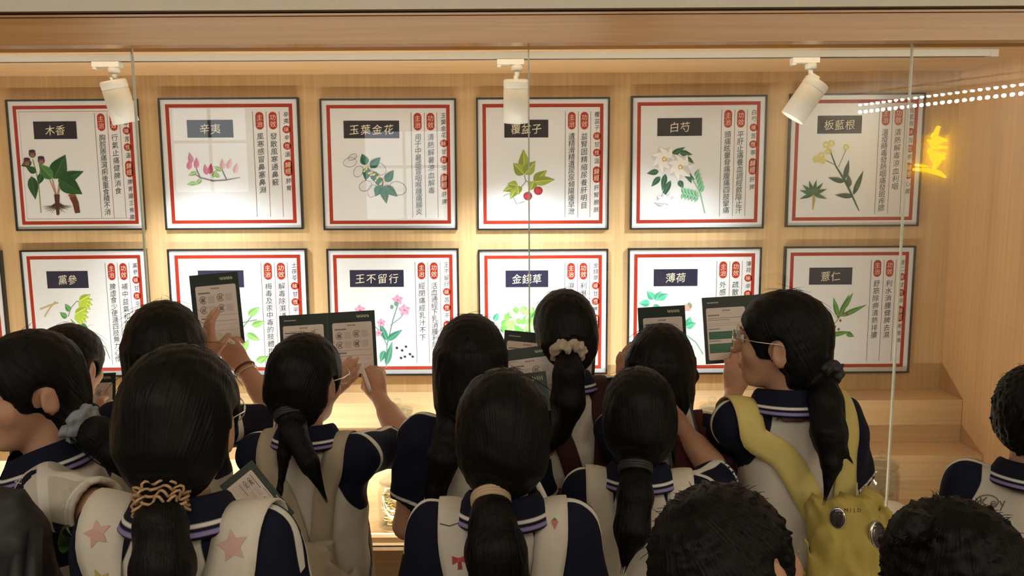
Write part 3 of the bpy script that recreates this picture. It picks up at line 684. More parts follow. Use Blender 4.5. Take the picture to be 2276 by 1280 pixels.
stroke([(2066, 330), (2076, 352), (2082, 366)], [0.02, 0.04, 0.02], 0.008)
stroke([(2100, 340), (2084, 360), (2076, 376)], [0.02, 0.04, 0.02], 0.010)
stroke([(2030, 376), (2060, 378), (2086, 384), (2102, 394)], [0.016, 0.028, 0.035, 0.010], 0.012)
stroke([(2034, 366), (2048, 368), (2062, 370)], [0.012, 0.018, 0.008], 0.014)
b = MB()
for z_, h_ in ((248, 5), (292, 12)):
    pL, pR = vx(2030, z_), vx(2130, z_+2); b.box((pL[0], -6.48, pL[2]-h_*0.004), (pR[0], -6.45, pL[2]+h_*0.004))
b.build('backing_rail', M['white_metal'], t, False, False)

# ------------------------------------------------------------------ framed boards
GL = {}
def glyph(ch):
    if ch not in GL:
        c = bpy.data.curves.new('glyph', 'FONT'); c.body = ch; c.resolution_u = 2; c.size = 1.0
        o = bpy.data.objects.new('glyph', c); C.objects.link(o); me = o.to_mesh()
        v = np.array([x.co[:2] for x in me.vertices]).reshape(-1, 2); f = [list(p.vertices) for p in me.polygons]
        o.to_mesh_clear(); C.objects.unlink(o); bpy.data.objects.remove(o); bpy.data.curves.remove(c)
        if len(v): v = v - np.array([(v[:, 0].min()+v[:, 0].max())/2, 0.385 if ord(ch) > 0x2000 else 0.35])
        GL[ch] = (v, f)
    return GL[ch]
INK, RED, CREAM = (0.028, 0.026, 0.03), (0.36, 0.026, 0.010), (0.72, 0.66, 0.52)
class Board:
    def __init__(s, w, h): s.w, s.h, s.n = w, h, 0
    def p(s, u, v, o): return ((u-0.5)*s.w, -0.012-o, (0.5-v)*s.h)
    def rect(s, b, u0, v0, u1, v1, col, o): b.poly([s.p(u0, v1, o), s.p(u1, v1, o), s.p(u1, v0, o), s.p(u0, v0, o)], col)
    def pill(s, b, u, v0, v1, r, col, o):
        pts = []
        for i in range(13): t_ = math.pi*i/12; pts.append(s.p(u+r*math.cos(t_), v0+r-r*math.sin(t_), o))
        for i in range(13): t_ = math.pi*i/12; pts.append(s.p(u-r*math.cos(t_), v1-r+r*math.sin(t_), o))
        b.poly(pts[::-1], col)
    def ch(s, b, c, u, v, size, col, o, sx=0.95):
        V, f = glyph(c)
        if not len(V): return
        sl = 0.10
        vs = [s.p(u+q[0]*size*sx+q[1]*size*0.04, v-q[1]*size-q[0]*size*sl, o) for q in V]; b.mesh(vs, f, col)
class Ill:
    def __init__(s, bd): s.bd = bd; s.b = MB(); s.o = 0.0006; s.rng = random.Random(5)
    def P(s, u, v): return s.bd.p(u, v, s.o)
    def step(s): s.o += 0.000025
    def leaf(s, u, v, ang, ln, wd, col, rib=True, tip=1.0):
        a = math.radians(ang); dx, dy = math.cos(a), -math.sin(a); L_ = []; R_ = []
        for i in range(9):
            t_ = i/8; w = wd*math.sin(math.pi*t_**0.75)*(1-0.25*t_*tip); L_.append((u+dx*ln*t_-dy*w, v+dy*ln*t_+dx*w)); R_.append((u+dx*ln*t_+dy*w, v+dy*ln*t_-dx*w))
        s.step(); mid = [(u+dx*ln*i/8, v+dy*ln*i/8) for i in range(9)]
        for side, k in ((L_, 1.0), (R_, 0.72)):
            c = tuple(min(1, x*k) for x in col)
            for i in range(8): s.b.poly([s.P(*mid[i]), s.P(*mid[i+1]), s.P(*side[i+1]), s.P(*side[i])], c)
        if rib: s.stem([mid[0], mid[7]], 0.0022, tuple(min(1, c*1.7+0.02) for c in col))
    def stem(s, pts, wd, col):
        s.step(); n = len(pts); L_ = []; R_ = []
        for i, p in enumerate(pts):
            q, r = pts[max(i-1, 0)], pts[min(i+1, n-1)]; tx, ty = r[0]-q[0], r[1]-q[1]; l = math.hypot(tx, ty)+1e-9; w = (wd[i] if hasattr(wd, '__len__') else wd)
            L_.append((p[0]-ty/l*w, p[1]+tx/l*w)); R_.append((p[0]+ty/l*w, p[1]-tx/l*w))
        for i in range(n-1): s.b.poly([s.P(*L_[i]), s.P(*L_[i+1]), s.P(*R_[i+1]), s.P(*R_[i])], col)
    def blob(s, u, v, ru, rv, col, ang=0):
        s.step(); a = math.radians(ang); n = 12
        s.b.poly([s.P(u+ru*math.cos(t_)*math.cos(a)-rv*math.sin(t_)*math.sin(a), v-(ru*math.cos(t_)*math.sin(a)+rv*math.sin(t_)*math.cos(a))) for t_ in [2*math.pi*i/n for i in range(n)]], col)
    def outline(s, u, v, ru, rv, ang, col):
        a = math.radians(ang); pts = []
        for i in range(19):
            t_ = 2*math.pi*i/18; pts.append((u+ru*math.cos(t_)*math.cos(a)-rv*math.sin(t_)*math.sin(a), v-(ru*math.cos(t_)*math.sin(a)+rv*math.sin(t_)*math.cos(a))))
        s.stem(pts, 0.0016, col)
        for k in (-.35, 0, .35): s.stem([(u-ru*.8*math.cos(a)-k*rv*math.sin(a), v+ru*.8*math.sin(a)-k*rv*math.cos(a)), (u+ru*.8*math.cos(a)-k*rv*math.sin(a), v-ru*.8*math.sin(a)-k*rv*math.cos(a))], 0.0008, (.6, .6, .6))
G1, G2, G3, BR, PK = (0.02, 0.085, 0.022), (0.06, 0.19, 0.05), (0.22, 0.42, 0.07), (0.07, 0.028, 0.018), (0.62, 0.10, 0.20)
def il1(s):
    s.stem([(.20, .86), (.20, .62), (.17, .45)], .005, (.25, .33, .12)); s.stem([(.20, .62), (.24, .47)], .004, G2)
    for a in ((.13, .47, 200), (.16, .55, 150), (.2, .56, 250)): s.leaf(a[0]+.03, a[1], a[2], .09, .03, G1)
    s.leaf(.15, .58, 275, .18, .045, G1)
    for u, v in ((.17, .41), (.125, .47), (.235, .46)): s.blob(u, v, .028, .03, (.12, .04, .05)); s.blob(u, v-.022, .026, .011, (.04, .015, .03)); s.blob(u, v+.012, .018, .016, (.22, .12, .07))
    for x in (.30, .325, .35, .375): s.stem([(.335, .75), (x-.02 if x < .34 else x+.02, .58)], .004, (.38, .20, .13))
    s.leaf(.32, .60, 60, .21, .075, G1); s.leaf(.35, .62, 20, .22, .05, G1); s.leaf(.36, .60, 325, .21, .075, G1); s.leaf(.31, .60, 130, .15, .05, G2)
    s.stem([(.335, .72), (.33, .88)], [.022, .010], BR)
    for k in range(16): a = math.radians(200+k*9.5); l = .07+.05*s.rng.random(); s.stem([(.333, .78), (.333+.05*math.cos(a), .80-.03*math.sin(a)), (.333+(l+.05)*math.cos(a)*.8, .79-l*math.sin(a)*.7)], [.004, .0025, .001], BR)
    s.stem([(.455, .735), (.475, .79), (.485, .865)], [.026, .024, .02], (.12, .035, .022)); s.blob(.452, .73, .03, .012, (.2, .08, .04))
def il2(s):
    s.stem([(.21, .555), (.27, .60), (.36, .625), (.45, .62), (.56, .60)], [.003, .005, .006, .005, .002], (.13, .08, .10)); s.stem([(.27, .60), (.245, .53)], .004, BR); s.stem([(.46, .62), (.43, .54)], .004, BR)
    for u, v, a, c in ((.19, .54, 80, PK), (.245, .53, 85, PK), (.215, .49, 100, (.55, .12, .2)), (.32, .58, 100, PK), (.34, .575, 80, (.5, .06, .14)), (.435, .54, 90, (.70, .35, .40)), (.47, .535, 70, (.72, .42, .46)), (.52, .57, 75, (.74, .45, .48))): s.leaf(u, v, a, .085, .022, c, False)
    for u, v, a in ((.28, .61, 225), (.24, .64, 190), (.41, .60, 140), (.43, .55, 150), (.25, .56, 200), (.36, .60, 60)): s.leaf(u, v, a, .07, .017, G3)
def il3(s):
    for u, v, r, q, a in ((.21, .48, .05, .035, 10), (.27, .55, .045, .033, 60), (.42, .53, .06, .045, 330), (.32, .66, .05, .037, 30), (.37, .70, .05, .033, 70), (.56, .68, .065, .05, 340), (.23, .44, .035, .02, 30)): s.outline(u, v, r, q, a, (.2, .18, .2))
    for u, v, a, l in ((.33, .50, 110, .09), (.36, .52, 45, .11), (.34, .52, 260, .10), (.37, .55, 300, .12), (.47, .63, 55, .11), (.45, .66, 280, .14), (.46, .66, 320, .13), (.43, .66, 245, .09), (.41, .60, 300, .08)): s.leaf(u, v, a, l, .036, (.015, .14, .07))
    for k in range(26): t_ = k/25; s.blob(.32+.14*t_+.02*math.sin(k*2.1), .52+.12*t_+.02*math.cos(k*3.3), .007, .007, ((.72, .55, .12), (.70, .35, .25), (.75, .70, .5))[k % 3])
def il4(s):
    LG = (.30, .36, .06)
    s.stem([(.36, .58), (.37, .63), (.33, .68), (.27, .74), (.30, .80), (.36, .78)], .0035, (.30, .22, .2)); s.stem([(.37, .62), (.42, .66), (.45, .69)], .003, (.3, .22, .2)); s.stem([(.2, .74), (.24, .72), (.27, .74)], .0025, (.35, .3, .3))
    for a, l in ((92, .19), (135, .12), (50, .13)): s.leaf(.36, .575, a, l, .05, LG)
    for a, l in ((200, .12), (240, .12), (170, .08), (275, .07)): s.leaf(.31, .66, a, l, .035, LG)
    for a, l in ((40, .13), (5, .16), (250, .07)): s.leaf(.43, .63, a, l, .04, LG)
    for u, v in ((.465, .70), (.385, .74)):
        s.blob(u, v, .034, .032, (.30, .015, .03))
        for k in range(10): s.blob(u+.018*math.cos(k*2.4)*(k/10)**.5*1.3, v+.018*math.sin(k*2.4)*(k/10)**.5*1.3, .008, .008, (.45, .04, .06))
def il5(s):
    for u, v, a, l in ((.30, .44, 30, .12), (.36, .42, 350, .10), (.40, .46, 330, .08), (.22, .60, 230, .10), (.26, .58, 260, .13), (.30, .63, 245, .16), (.21, .56, 190, .09), (.42, .56, 290, .10), (.40, .58, 330, .09), (.36, .63, 300, .07)): s.leaf(u, v, a, l, .024, (.03, .11, .06))
    for u, v in ((.25, .47), (.37, .53)):
        for k in range(7): s.leaf(u, v, k*51+10, .105, .045, (.78, .79, .80), False)
        for k in range(9): s.blob(u+.014*math.cos(k*2.4), v+.014*math.sin(k*2.4), .006, .006, (.65, .42, .06))
    s.stem([(.46, .62), (.52, .72), (.56, .88)], .0035, (.2, .42, .25)); s.stem([(.52, .75), (.40, .72)], .002, (.2, .42, .25))
    for k in range(5): s.leaf(.48+.01*k, .62+.03*k-.02, 60, .06, .017, (.14, .40, .22)); s.leaf(.40+.025*k, .725+.006*k, 110, .05, .014, (.16, .42, .24)); s.leaf(.40+.025*k, .725+.006*k, 250, .05, .014, (.14, .38, .22))
    for k in range(5): s.leaf(.26, .80, 30+k*36, .08, .03, (.66, .70, .80), False)
def il6(s):
    s.stem([(.31, .42), (.36, .54), (.44, .66), (.55, .88)], [.004, .006, .010, .004], (.04, .09, .045)); s.stem([(.35, .53), (.25, .48)], .003, (.2, .2, .07)); s.stem([(.38, .55), (.43, .42)], .003, (.2, .2, .07))
    for u, v in ((.28, .38), (.32, .37), (.43, .40), (.25, .46), (.21, .49), (.30, .43), (.26, .50)):
        for k in range(6): s.blob(u+.018*math.cos(k*1.05), v+.018*math.sin(k*1.05), .009, .009, (.70, .62, .12))
    for u, v, a, l in ((.43, .64, 80, .15), (.43, .66, 165, .13), (.50, .76, 70, .20), (.50, .77, 175, .14), (.47, .70, 100, .1)): s.leaf(u, v, a, l, .022, (.035, .075, .04), False)
    s.stem([(.20, .74), (.205, .80), (.2, .87)], [.008, .010, .003], (.42, .30, .12))
    for a in (20, 50, 80, 110, 140, 165, 200, 340): s.leaf(.20, .75, a, .11, .016, (.05, .14, .06), False)
def il7(s):
    for p in (((.12, .46), (.2, .43), (.27, .41)), ((.15, .52), (.2, .45), (.25, .40)), ((.13, .455), (.19, .435))): s.stem(p, .006, (.50, .36, .2))
    s.stem([(.34, .52), (.37, .45), (.42, .40), (.5, .42)], .003, (.12, .24, .12)); s.stem([(.36, .54), (.42, .62), (.5, .72), (.62, .76), (.65, .86)], .003, (.1, .22, .12))
    for u, v in ((.49, .43), (.45, .53)):
        for k in range(5): s.leaf(u-.05, v-.03, 300+k*22, .11, .03, (.40, .52, .06))
    for u, v, a in ((.33, .53, 140), (.38, .56, 260), (.42, .60, 270), (.47, .64, 290), (.5, .66, 250), (.46, .72, 30), (.53, .68, 300), (.36, .48, 120), (.2, .66, 150), (.24, .68, 200), (.44, .58, 320)): s.leaf(u, v, a, .07, .024, (.10, .30, .09))
def il8(s):
    s.stem([(.2, .5), (.4, .6), (.62, .55)], .003, G2); s.stem([(.3, .85), (.45, .7), (.6, .5)], .003, G2)
    for u, v, a in ((.10, .52, 150), (.56, .52, 40), (.58, .60, 20), (.54, .66, 330), (.5, .80, 60), (.52, .84, 300), (.45, .78, 250), (.36, .6, 120), (.3, .7, 200), (.25, .82, 230), (.14, .62, 210), (.60, .88, 20)): s.leaf(u, v, a, .11, .03, (.25, .55, .15))
    for k in range(5): s.blob(.3+.03*k, .9-.008*k, .012, .012, (.14, .18, .12))
def il9(s):
    s.stem([(.43, .94), (.44, .76), (.49, .56), (.53, .44)], .004, (.10, .26, .22)); s.stem([(.47, .60), (.55, .54), (.585, .49)], .003, (.10, .26, .22)); s.stem([(.44, .76), (.40, .66), (.25, .5)], .003, (.10, .26, .22))
    for u, v, a, l in ((.44, .72, 110, .15), (.44, .72, 35, .15), (.43, .92, 75, .2), (.42, .8, 250, .1)): s.leaf(u, v, a, l, .028, (.06, .26, .18))
    for u, v, r in ((.53, .40, 1), (.58, .48, 1.1), (.24, .48, 1), (.40, .58, .8), (.38, .66, .7)):
        for k in range(5): s.leaf(u, v, k*72+20, .045*r, .02*r, (.74, .34, .50), False)
        s.blob(u, v, .007, .007, (.4, .08, .2))
    s.blob(.52, .43, .016, .02, (.12, .28, .22)); s.blob(.485, .455, .013, .017, (.12, .28, .22))
    for u, v in ((.51, .78), (.55, .80), (.58, .77), (.61, .83), (.57, .85), (.54, .86), (.63, .85)): s.blob(u, v, .017, .012, (.65, .68, .74), 30); s.blob(u+.006, v, .010, .011, (.02, .02, .04), 60)
def il10(s):
    for k in range(90):
        a = s.rng.random()*6.28; r = s.rng.random()**.5; s.blob(.36+.19*r*math.cos(a), .60+.13*r*math.sin(a), .026, .022, ((.22, .60, .12), (.34, .72, .20), (.14, .46, .10), (.5, .78, .4))[k % 4], k*40)
    for k in range(9): s.stem([(.36+.03*(k-4), .66), (.36+.025*(k-4), .84)], .003, (.5, .68, .40))
    s.leaf(.12, .56, 60, .07, .025, (.1, .42, .28)); s.leaf(.1, .6, 150, .06, .02, (.1, .42, .28))
def il11(s):
    for u, v, a in ((.17, .43, 180), (.2, .40, 130), (.21, .41, 60), (.23, .40, 30), (.2, .44, 300), (.45, .62, 70), (.44, .62, 20), (.42, .64, 250), (.3, .6, 110), (.25, .66, 200), (.34, .74, 30), (.2, .76, 160), (.3, .82, 230)): s.leaf(u, v, a, .085, .032, (.10, .50, .32))
    s.stem([(.44, .62), (.44, .68), (.52, .74), (.58, .84)], .003, (.12, .4, .28)); s.stem([(.2, .44), (.28, .62), (.3, .86)], .004, (.12, .4, .28))
    s.stem([(.42, .47), (.475, .465)], [.022, .026], (.55, .36, .28)); s.blob(.475, .455, .012, .02, (.35, .22, .15)); s.blob(.465, .44, .012, .012, (.2, .3, .2))
def il12(s):
    s.stem([(.33, .86), (.35, .68), (.44, .56), (.50, .44)], .004, (.24, .32, .10))
    for u, v, a, l in ((.44, .56, 70, .20), (.45, .55, 25, .22), (.43, .55, 105, .16), (.35, .70, 95, .18), (.36, .70, 10, .18), (.50, .68, 335, .07), (.34, .76, 170, .14), (.34, .8, 215, .14), (.46, .5, 60, .16)): s.leaf(u, v, a, l, .022, (.10, .24, .06))
    for u, v in ((.43, .55), (.47, .52), (.45, .58), (.5, .53), (.41, .63), (.44, .65)): s.blob(u, v, .009, .011, (.28, .06, .06))
BOARDS = [
 ('木香', '苦', '溫', '脾胃腸三焦膽', '行氣止痛健脾消食', '胸脘脹痛瀉痢後重食積不消', il1, (12, 222), (305, 219), (322, 510), (38, 514), 'brown rooted dark leafy herb'),
 ('辛夷', '辛', '溫', '肺胃', '發散風寒通鼻竅', '風寒感冒鼻塞鼻淵', il2, (352, 218), (660, 216), (678, 509), (368, 511), 'pink magnolia buds on a branch'),
 ('玉葉金花', '甘', '涼', '肝脾', '清熱解暑涼血解毒', '用于中暑感冒咽喉腫痛腸炎', il3, (708, 219), (1012, 219), (1018, 510), (722, 512), 'white outlined flowers and deep green leaves'),
 ('覆盆子', '甘', '溫', '肝腎膀胱', '益腎固精縮尿養肝明目', '遺精滑精遺尿尿頻陽痿早泄', il4, (1057, 217), (1356, 216), (1352, 510), (1062, 512), 'two red raspberries and lime leaves'),
 ('白芍', '苦', '寒', '肝脾', '平肝止痛養血調經斂陰止汗', '頭痛眩暈脅痛腹痛四肢攣痛', il5, (1405, 214), (1706, 210), (1696, 507), (1398, 511), 'white peony flowers'),
 ('板藍根', '苦', '寒', '心胃', '清熱解毒涼血利咽', '溫疫時毒發熱咽痛發斑痄腮', il6, (1757, 208), (2057, 206), (2040, 502), (1745, 505), 'yellow flowers on a stem with a small root plant'),
 ('黨參', '甘', '平', '脾肺', '補中益氣和胃生津', '脾虛食少便溏四肢無力心悸', il7, (42, 557), (325, 552), (342, 836), (72, 839), 'yellow green bell flowers and pale roots'),
 ('土茯苓', '甘', '平', '肝胃', '解毒除濕通利關節', '梅毒及汞中毒的肢體拘攣', il8, (371, 554), (683, 552), (690, 835), (390, 838), 'light green leaves half hidden by a raised booklet'),
 ('王不留行', '苦', '平', '肝胃', '活血通經下乳消腫利尿通淋', '經閉痛經乳汁不下', il9, (726, 553), (1020, 552), (1022, 833), (735, 835), 'pink flowers and black seeds'),
 ('金錢草', '甘', '寒', '肝膽', '利濕退黃利尿通淋', '濕熱黃疸石淋熱淋', il10, (1062, 555), (1352, 553), (1349, 832), (1066, 832), 'round bright green clump of leaves'),
 ('薄荷', '辛', '涼', '肺肝', '疏散風熱清利頭目', '外感風熱頭痛目赤', il11, (1397, 552), (1694, 549), (1683, 830), (1392, 833), 'blue green mint leaves'),
 ('薏仁', '甘', '涼', '脾胃肺', '利水消腫健脾去濕', '舒筋除痹清熱排膿', il12, (1740, 548), (2036, 546), (2018, 828), (1738, 830), 'narrow green leaves with tiny red berries'),
 ('', '', '', '', '', '', None, (-300, 561), (3, 556), (26, 838), (-270, 842), ''),
]
for bi, (nm, wei, xing, gui, gx, zz, ill, tl, tr_, br, bl, what) in enumerate(BOARDS):
    c4 = [W(q[0], q[1], YB-0.013) for q in (tl, tr_, br, bl)]
    cx = sum(c[0] for c in c4)/4; cz = sum(c[2] for c in c4)/4
    w = ((c4[1][0]-c4[0][0])+(c4[2][0]-c4[3][0]))/2; h = ((c4[0][2]-c4[3][2])+(c4[1][2]-c4[2][2]))/2
    row = 'upper' if bi < 6 else 'lower'
    lab = ('%s row framed herb board showing %s' % (row, what)) if nm else 'framed red bordered board cut off at the left edge'
    E = thing('framed_herb_board', lab, 'framed board', (cx, YB-0.001, cz), 'framed herb boards on the back wall')
    tilt = ((c4[1][2]-c4[0][2])/w); E.rotation_euler = (0, -tilt*0.5, 0)
    bd = Board(w, h); ft = 0.0065
    b = MB()
    for lo, hi in (((-w/2, -0.018, -h/2), (w/2, 0, -h/2+ft)), ((-w/2, -0.018, h/2-ft), (w/2, 0, h/2)), ((-w/2, -0.018, -h/2+ft), (-w/2+ft, 0, h/2-ft)), ((w/2-ft, -0.018, -h/2+ft), (w/2, 0, h/2-ft))): b.box(lo, hi)
    b.build('frame', M['dark_metal'], E, False, False)
    b = MB(); b.box((-w/2+ft, -0.012, -h/2+ft), (w/2-ft, -0.001, h/2-ft)); b.build('board', M['board'], E, False, False)
    b = MB(); o = 0.0004; u0, u1, t_ = 0.047, 0.953, 0.026
    bd.rect(b, u0, u0, u1, u0+t_, RED, o); bd.rect(b, u0, u1-t_, u1, u1, RED, o); bd.rect(b, u0, u0+t_, u0+t_, u1-t_, RED, o); bd.rect(b, u1-t_, u0+t_, u1, u1-t_, RED, o)
    if bi == 0:
        for a0 in ((.09, .09, .91, .093), (.09, .907, .91, .91), (.09, .09, .092, .91), (.908, .09, .91, .91)): bd.rect(b, *a0, (0.45, 0.2, 0.15), o)
    b.build('red_border', M['print'], E)
    if not nm: continue
    b = MB(); o = 0.0004
    hw = {2: 0.165, 3: 0.165, 4: 0.205}[len(nm)]; uc = 0.375 if len(nm) > 2 else 0.36
    bd.rect(b, uc-hw, 0.165, uc+hw, 0.298, (0.022, 0.020, 0.045) if bi > 5 else (0.020, 0.014, 0.022), o)
    pl = b.build('title_plaque', M['print'], E)
    b = MB(); pit = 0.078 if len(nm) < 4 else 0.085
    for k, c in enumerate(nm): bd.ch(b, c, uc+(k-(len(nm)-1)/2)*pit, 0.232, 0.080, CREAM, 0.0008)
    b.build('title_lettering', M['print'], pl)
    for u in (0.668, 0.765, 0.858):
        b = MB(); bd.rect(b, u-0.0018, 0.105, u+0.0018, 0.905, (0.30, 0.10, 0.09) if u > .7 else (0.14, 0.09, 0.10), o); b.build('ruled_line', M['print'], E)
    def pill(u, v0, v1, r, txt, ts):
        b = MB(); bd.pill(b, u, v0, v1, r, RED, 0.0004); p_ = b.build('red_seal', M['print'], E)
        b = MB()
        for k, c in enumerate(txt): bd.ch(b, c, u, (v0+v1)/2+(k-(len(txt)-1)/2)*ts*1.05, ts, (0.78, 0.60, 0.48), 0.0008)
        b.build('seal_lettering', M['print'], p_)
    def column(u, v, txt, pitch, ts):
        b = MB()
        for k, c in enumerate(txt): bd.ch(b, c, u, v+k*pitch, ts, INK, 0.0005)
        b.build('text_column', M['print'], E)
    pill(0.716, 0.108, 0.240, 0.029, '主治', 0.048); pill(0.811, 0.108, 0.240, 0.029, '功效', 0.048)
    pz = min(0.058, 0.62/len(zz)); pg = min(0.058, 0.62/len(gx))
    column(0.716, 0.290, zz, pz, 0.055); column(0.811, 0.290, gx, pg, 0.055)
    v = 0.128; un = 0.906
    column(un, v, nm, 0.049, 0.043); v += 0.049*len(nm)+0.014
    pill(un, v-0.029, v+0.029, 0.029, '味', 0.038); v += 0.062; column(un, v, wei, .05, 0.043); v += 0.062
    pill(un, v-0.029, v+0.029, 0.029, '性', 0.038); v += 0.062; column(un, v, xing, .05, 0.043); v += 0.042
    pill(un, v, v+0.125, 0.029, '歸經', 0.046); v += 0.160; column(un, v, gui, min(.056, (0.9-v)/max(1, len(gui)-1) if len(gui) > 1 else .056), 0.043)
    s = Ill(bd); ill(s); s.b.build('illustration', M['print'], E)

# ------------------------------------------------------------------ jars
def jar(px, py_base, Y, zbase, label, fill, seed, R=0.056, H_=0.155):
    X = W(px, py_base, Y)[0]
    t = thing('glass_jar', label, 'jar', (X, Y, zbase), 'lidded glass jars')
    b = MB(); b.lathe([(0.0, 0.001), (R-0.004, 0.001), (R, 0.006), (R, H_-0.03), (R-0.004, H_-0.018), (R-0.010, H_-0.010), (R-0.006, H_-0.004), (R-0.006, H_), (R-0.010, H_), (R-0.013, H_-0.012), (R-0.005, H_-0.032), (R-0.0035, 0.008), (0.0, 0.006)], 36)
    b.build('jar_body', M['jar_glass'], t, True, False)
    b = MB(); b.lathe([(0, H_+0.002), (R-0.006, H_+0.001), (R-0.003, H_+0.004), (R-0.004, H_+0.009), (R-0.018, H_+0.016), (0.010, H_+0.020), (0.008, H_+0.025), (0.0145, H_+0.032), (0.0155, H_+0.040), (0.010, H_+0.047), (0, H_+0.048)], 32)
    b.build('lid', M['jar_glass'], t, True, False)
    rng = random.Random(seed); b = MB(); zz = 0.012
    n = int(130*fill); top = (H_-0.045)*fill
    for i in range(n):
        r = (R-0.020)*math.sqrt(rng.random()); a = rng.uniform(0, 6.28); z = 0.016+top*i/n
        q = Matrix.Translation((r*math.cos(a), r*math.sin(a), z)) @ Matrix.Rotation(rng.uniform(0, 6.28), 4, 'Z') @ Matrix.Rotation(rng.uniform(-.9, .9), 4, 'X')
        l, w_ = rng.uniform(.008, .014), rng.uniform(.005, .009); k = rng.uniform(.7, 1.15); cv = rng.uniform(.002, .005)
        col = (0.52*k, 0.37*k, 0.17*k); vs = []
        for j in range(10):
            th = j*6.283/10; x, y = l*math.cos(th), w_*math.sin(th); vs.append(q @ Vector((x, y, cv*(x/l)**2+.001)))
        v2 = [p_+(q.to_3x3() @ Vector((0, 0, -0.0018))) for p_ in vs]
        b.mesh(vs+v2, [tuple(range(10)), tuple(range(19, 9, -1))]+[(j, 10+j, 10+(j+1) % 10, (j+1) % 10) for j in range(10)], col)
    o = b.build('dried_herb_slices', M['herb']); o.location = (X, Y, zbase)
    tag(o, 'dried tan herb slices inside the ' + label, 'dried herbs', None, 'stuff')
jar(880, 1130, 2.58, ZF, 'large lidded glass jar on the case floor, left of centre', 0.95, 1, 0.058, 0.155)
jar(885, 960, 2.865, Z1, 'lidded glass jar on the lower step behind a raised arm', 0.8, 2, 0.060, 0.150)
jar(1582, 940, 2.865, Z1, 'lidded glass jar on the lower step behind a student', 0.8, 3, 0.050, 0.150)
jar(1960, 1060, 2.71, ZF, 'lidded glass jar on the case floor near the right seam', 0.35, 4, 0.058, 0.155)
cxx = W(1982, 1180, 2.50)[0]
b = MB(); b.lathe([(0, 0), (0.045, 0), (0.055, 0.01), (0.060, 0.04), (0.060, 0.070), (0.052, 0.086), (0.030, 0.094), (0.0, 0.096)], 32)
o = b.build('ceramic_pot', M['ceramic'], None, True, False); o.location = (cxx, 2.52, ZF); tag(o, 'white round ceramic pot on the case floor by the right seam', 'pot')

# ------------------------------------------------------------------ visitors
TIE_B = flat('beige elastic', (0.50, 0.36, 0.24), 0.5); TIE_C = flat('tan coiled hair tie', (0.42, 0.26, 0.13), 0.3); TIE_S = flat('beige satin scrunchie', (0.42, 0.34, 0.26), 0.55, sheen=0.3); TIE_D = flat('black elastic', (0.02, 0.018, 0.018), 0.6); TIE_G = flat('grey scrunchie', (0.25, 0.27, 0.3), 0.6)
CW = (0.9, 0.7)
person('A', 'student in white polo walking past to the left, in profile at the left edge', 48, 735, 196, yaw=118, hyaw=144, hpitch=6, style='pony', lean=(-0.05, 0), pale=True,
       tie=(180, 936, 0.0), tail=[[(172, 936, -0.01, .014), (215, 965, -0.02, .034), (262, 1010, -0.02, .030), (318, 1075, -0.02, .010)]],
       arms={-1: dict(elbow=(300, 1150, -0.12), wrist=(330, 1330, -0.05), d=(0.1, .1, -1), n=(0, .5, 0), u=(-1, 0, 0))}, tiekind='scrunchie', tiemat=TIE_G, seed=11, strands=20)
person('B', 'student far left looking down at a brown printed booklet', 150, 720, 138, yaw=-5, hyaw=-14, hpitch=12, style='pony', tie=(0, -0.115, -0.07), vox=0.0055,
       arms={1: dict(elbow=(285, 1010, 0.02), wrist=(262, 948, 0.16), d=(-.75, .25, .45), n=(-.3, .9, 0), u=(-.3, .2, 1), curl=[(.5, .5)]*4)}, seed=12)
person('C', 'student in front at left with low ponytail in a tan coiled hair tie', 397, 765, 257, yaw=-6, hyaw=-4, hpitch=8, style='pony', glasses=True,
       tie=(360, 1088, -0.075), tail=[[(359, 1098, -0.09, .021), (358, 1165, -0.12, .034), (362, 1260, -0.14, .040), (368, 1380, -0.15, .036), (370, 1450, -0.15, .012)]], tiekind='coil', tiemat=TIE_C, seed=13)
person('D', 'student with short black hair raising a booklet and writing on it, wearing a bracelet', 361, 665, 175, cw=0.186, hs=1.07, yaw=-4, hyaw=14, hpitch=-4, style='bob', vox=0.005,
       arms={1: dict(elbow=(638, 945, 0.12), wrist=(538, 812, 0.26), d=(-.62, .25, .72), n=(-.25, .85, -.35), u=(-.8, 0.1, -.55), curl=[(.75, .75), (.8, .8), (.85, .8), (.9, .8)], thumb=.8),
             -1: dict(elbow=(395, 905, 0.18), wrist=(470, 800, 0.20), d=(-.12, .12, 1), n=(.5, .8, 0), u=(.6, -.7, .2), curl=[(.15, .35)]*4)}, seed=14)
person('E', 'student with glasses writing in an open booklet, cream backpack on the back', 679, 740, 158, yaw=-4, hyaw=-24, hpitch=6, style='pony', glasses=True, vox=0.005,
       tie=(648, 905, -0.06), tail=[[(645, 912, -0.07, .026), (652, 960, -0.10, .028), (688, 1030, -0.14, .020), (716, 1092, -0.15, .005)], [(642, 940, -0.09, .020), (632, 1010, -0.11, .013), (622, 1090, -0.13, .006), (616, 1150, -0.13, .003)]], tiekind='band', tiemat=TIE_D,
       arms={1: dict(elbow=(902, 985, 0.10), wrist=(840, 878, 0.26), d=(-.28, .30, .9), n=(-.3, .8, -.2), u=(-1, .2, 0), curl=[(.95, .9), (1.0, .9), (1.05, .9), (1.1, .9)], thumb=.7),
             -1: dict(elbow=(600, 1010, 0.16), wrist=(722, 872, 0.24), d=(.75, .25, .6), n=(.2, .9, 0), u=(-.3, 0, 1), curl=[(.3, .3)]*4)}, seed=15)
person('F', 'student with a black bob in the centre, back turned, reading a booklet', 1046, 698, 163, yaw=-4, hyaw=-4, hpitch=10, style='bob',
       tail=[[(1000, 935, -0.07, .030), (985, 1020, -0.12, .034), (968, 1095, -0.13, .022), (955, 1140, -0.12, .006)]], seed=16)
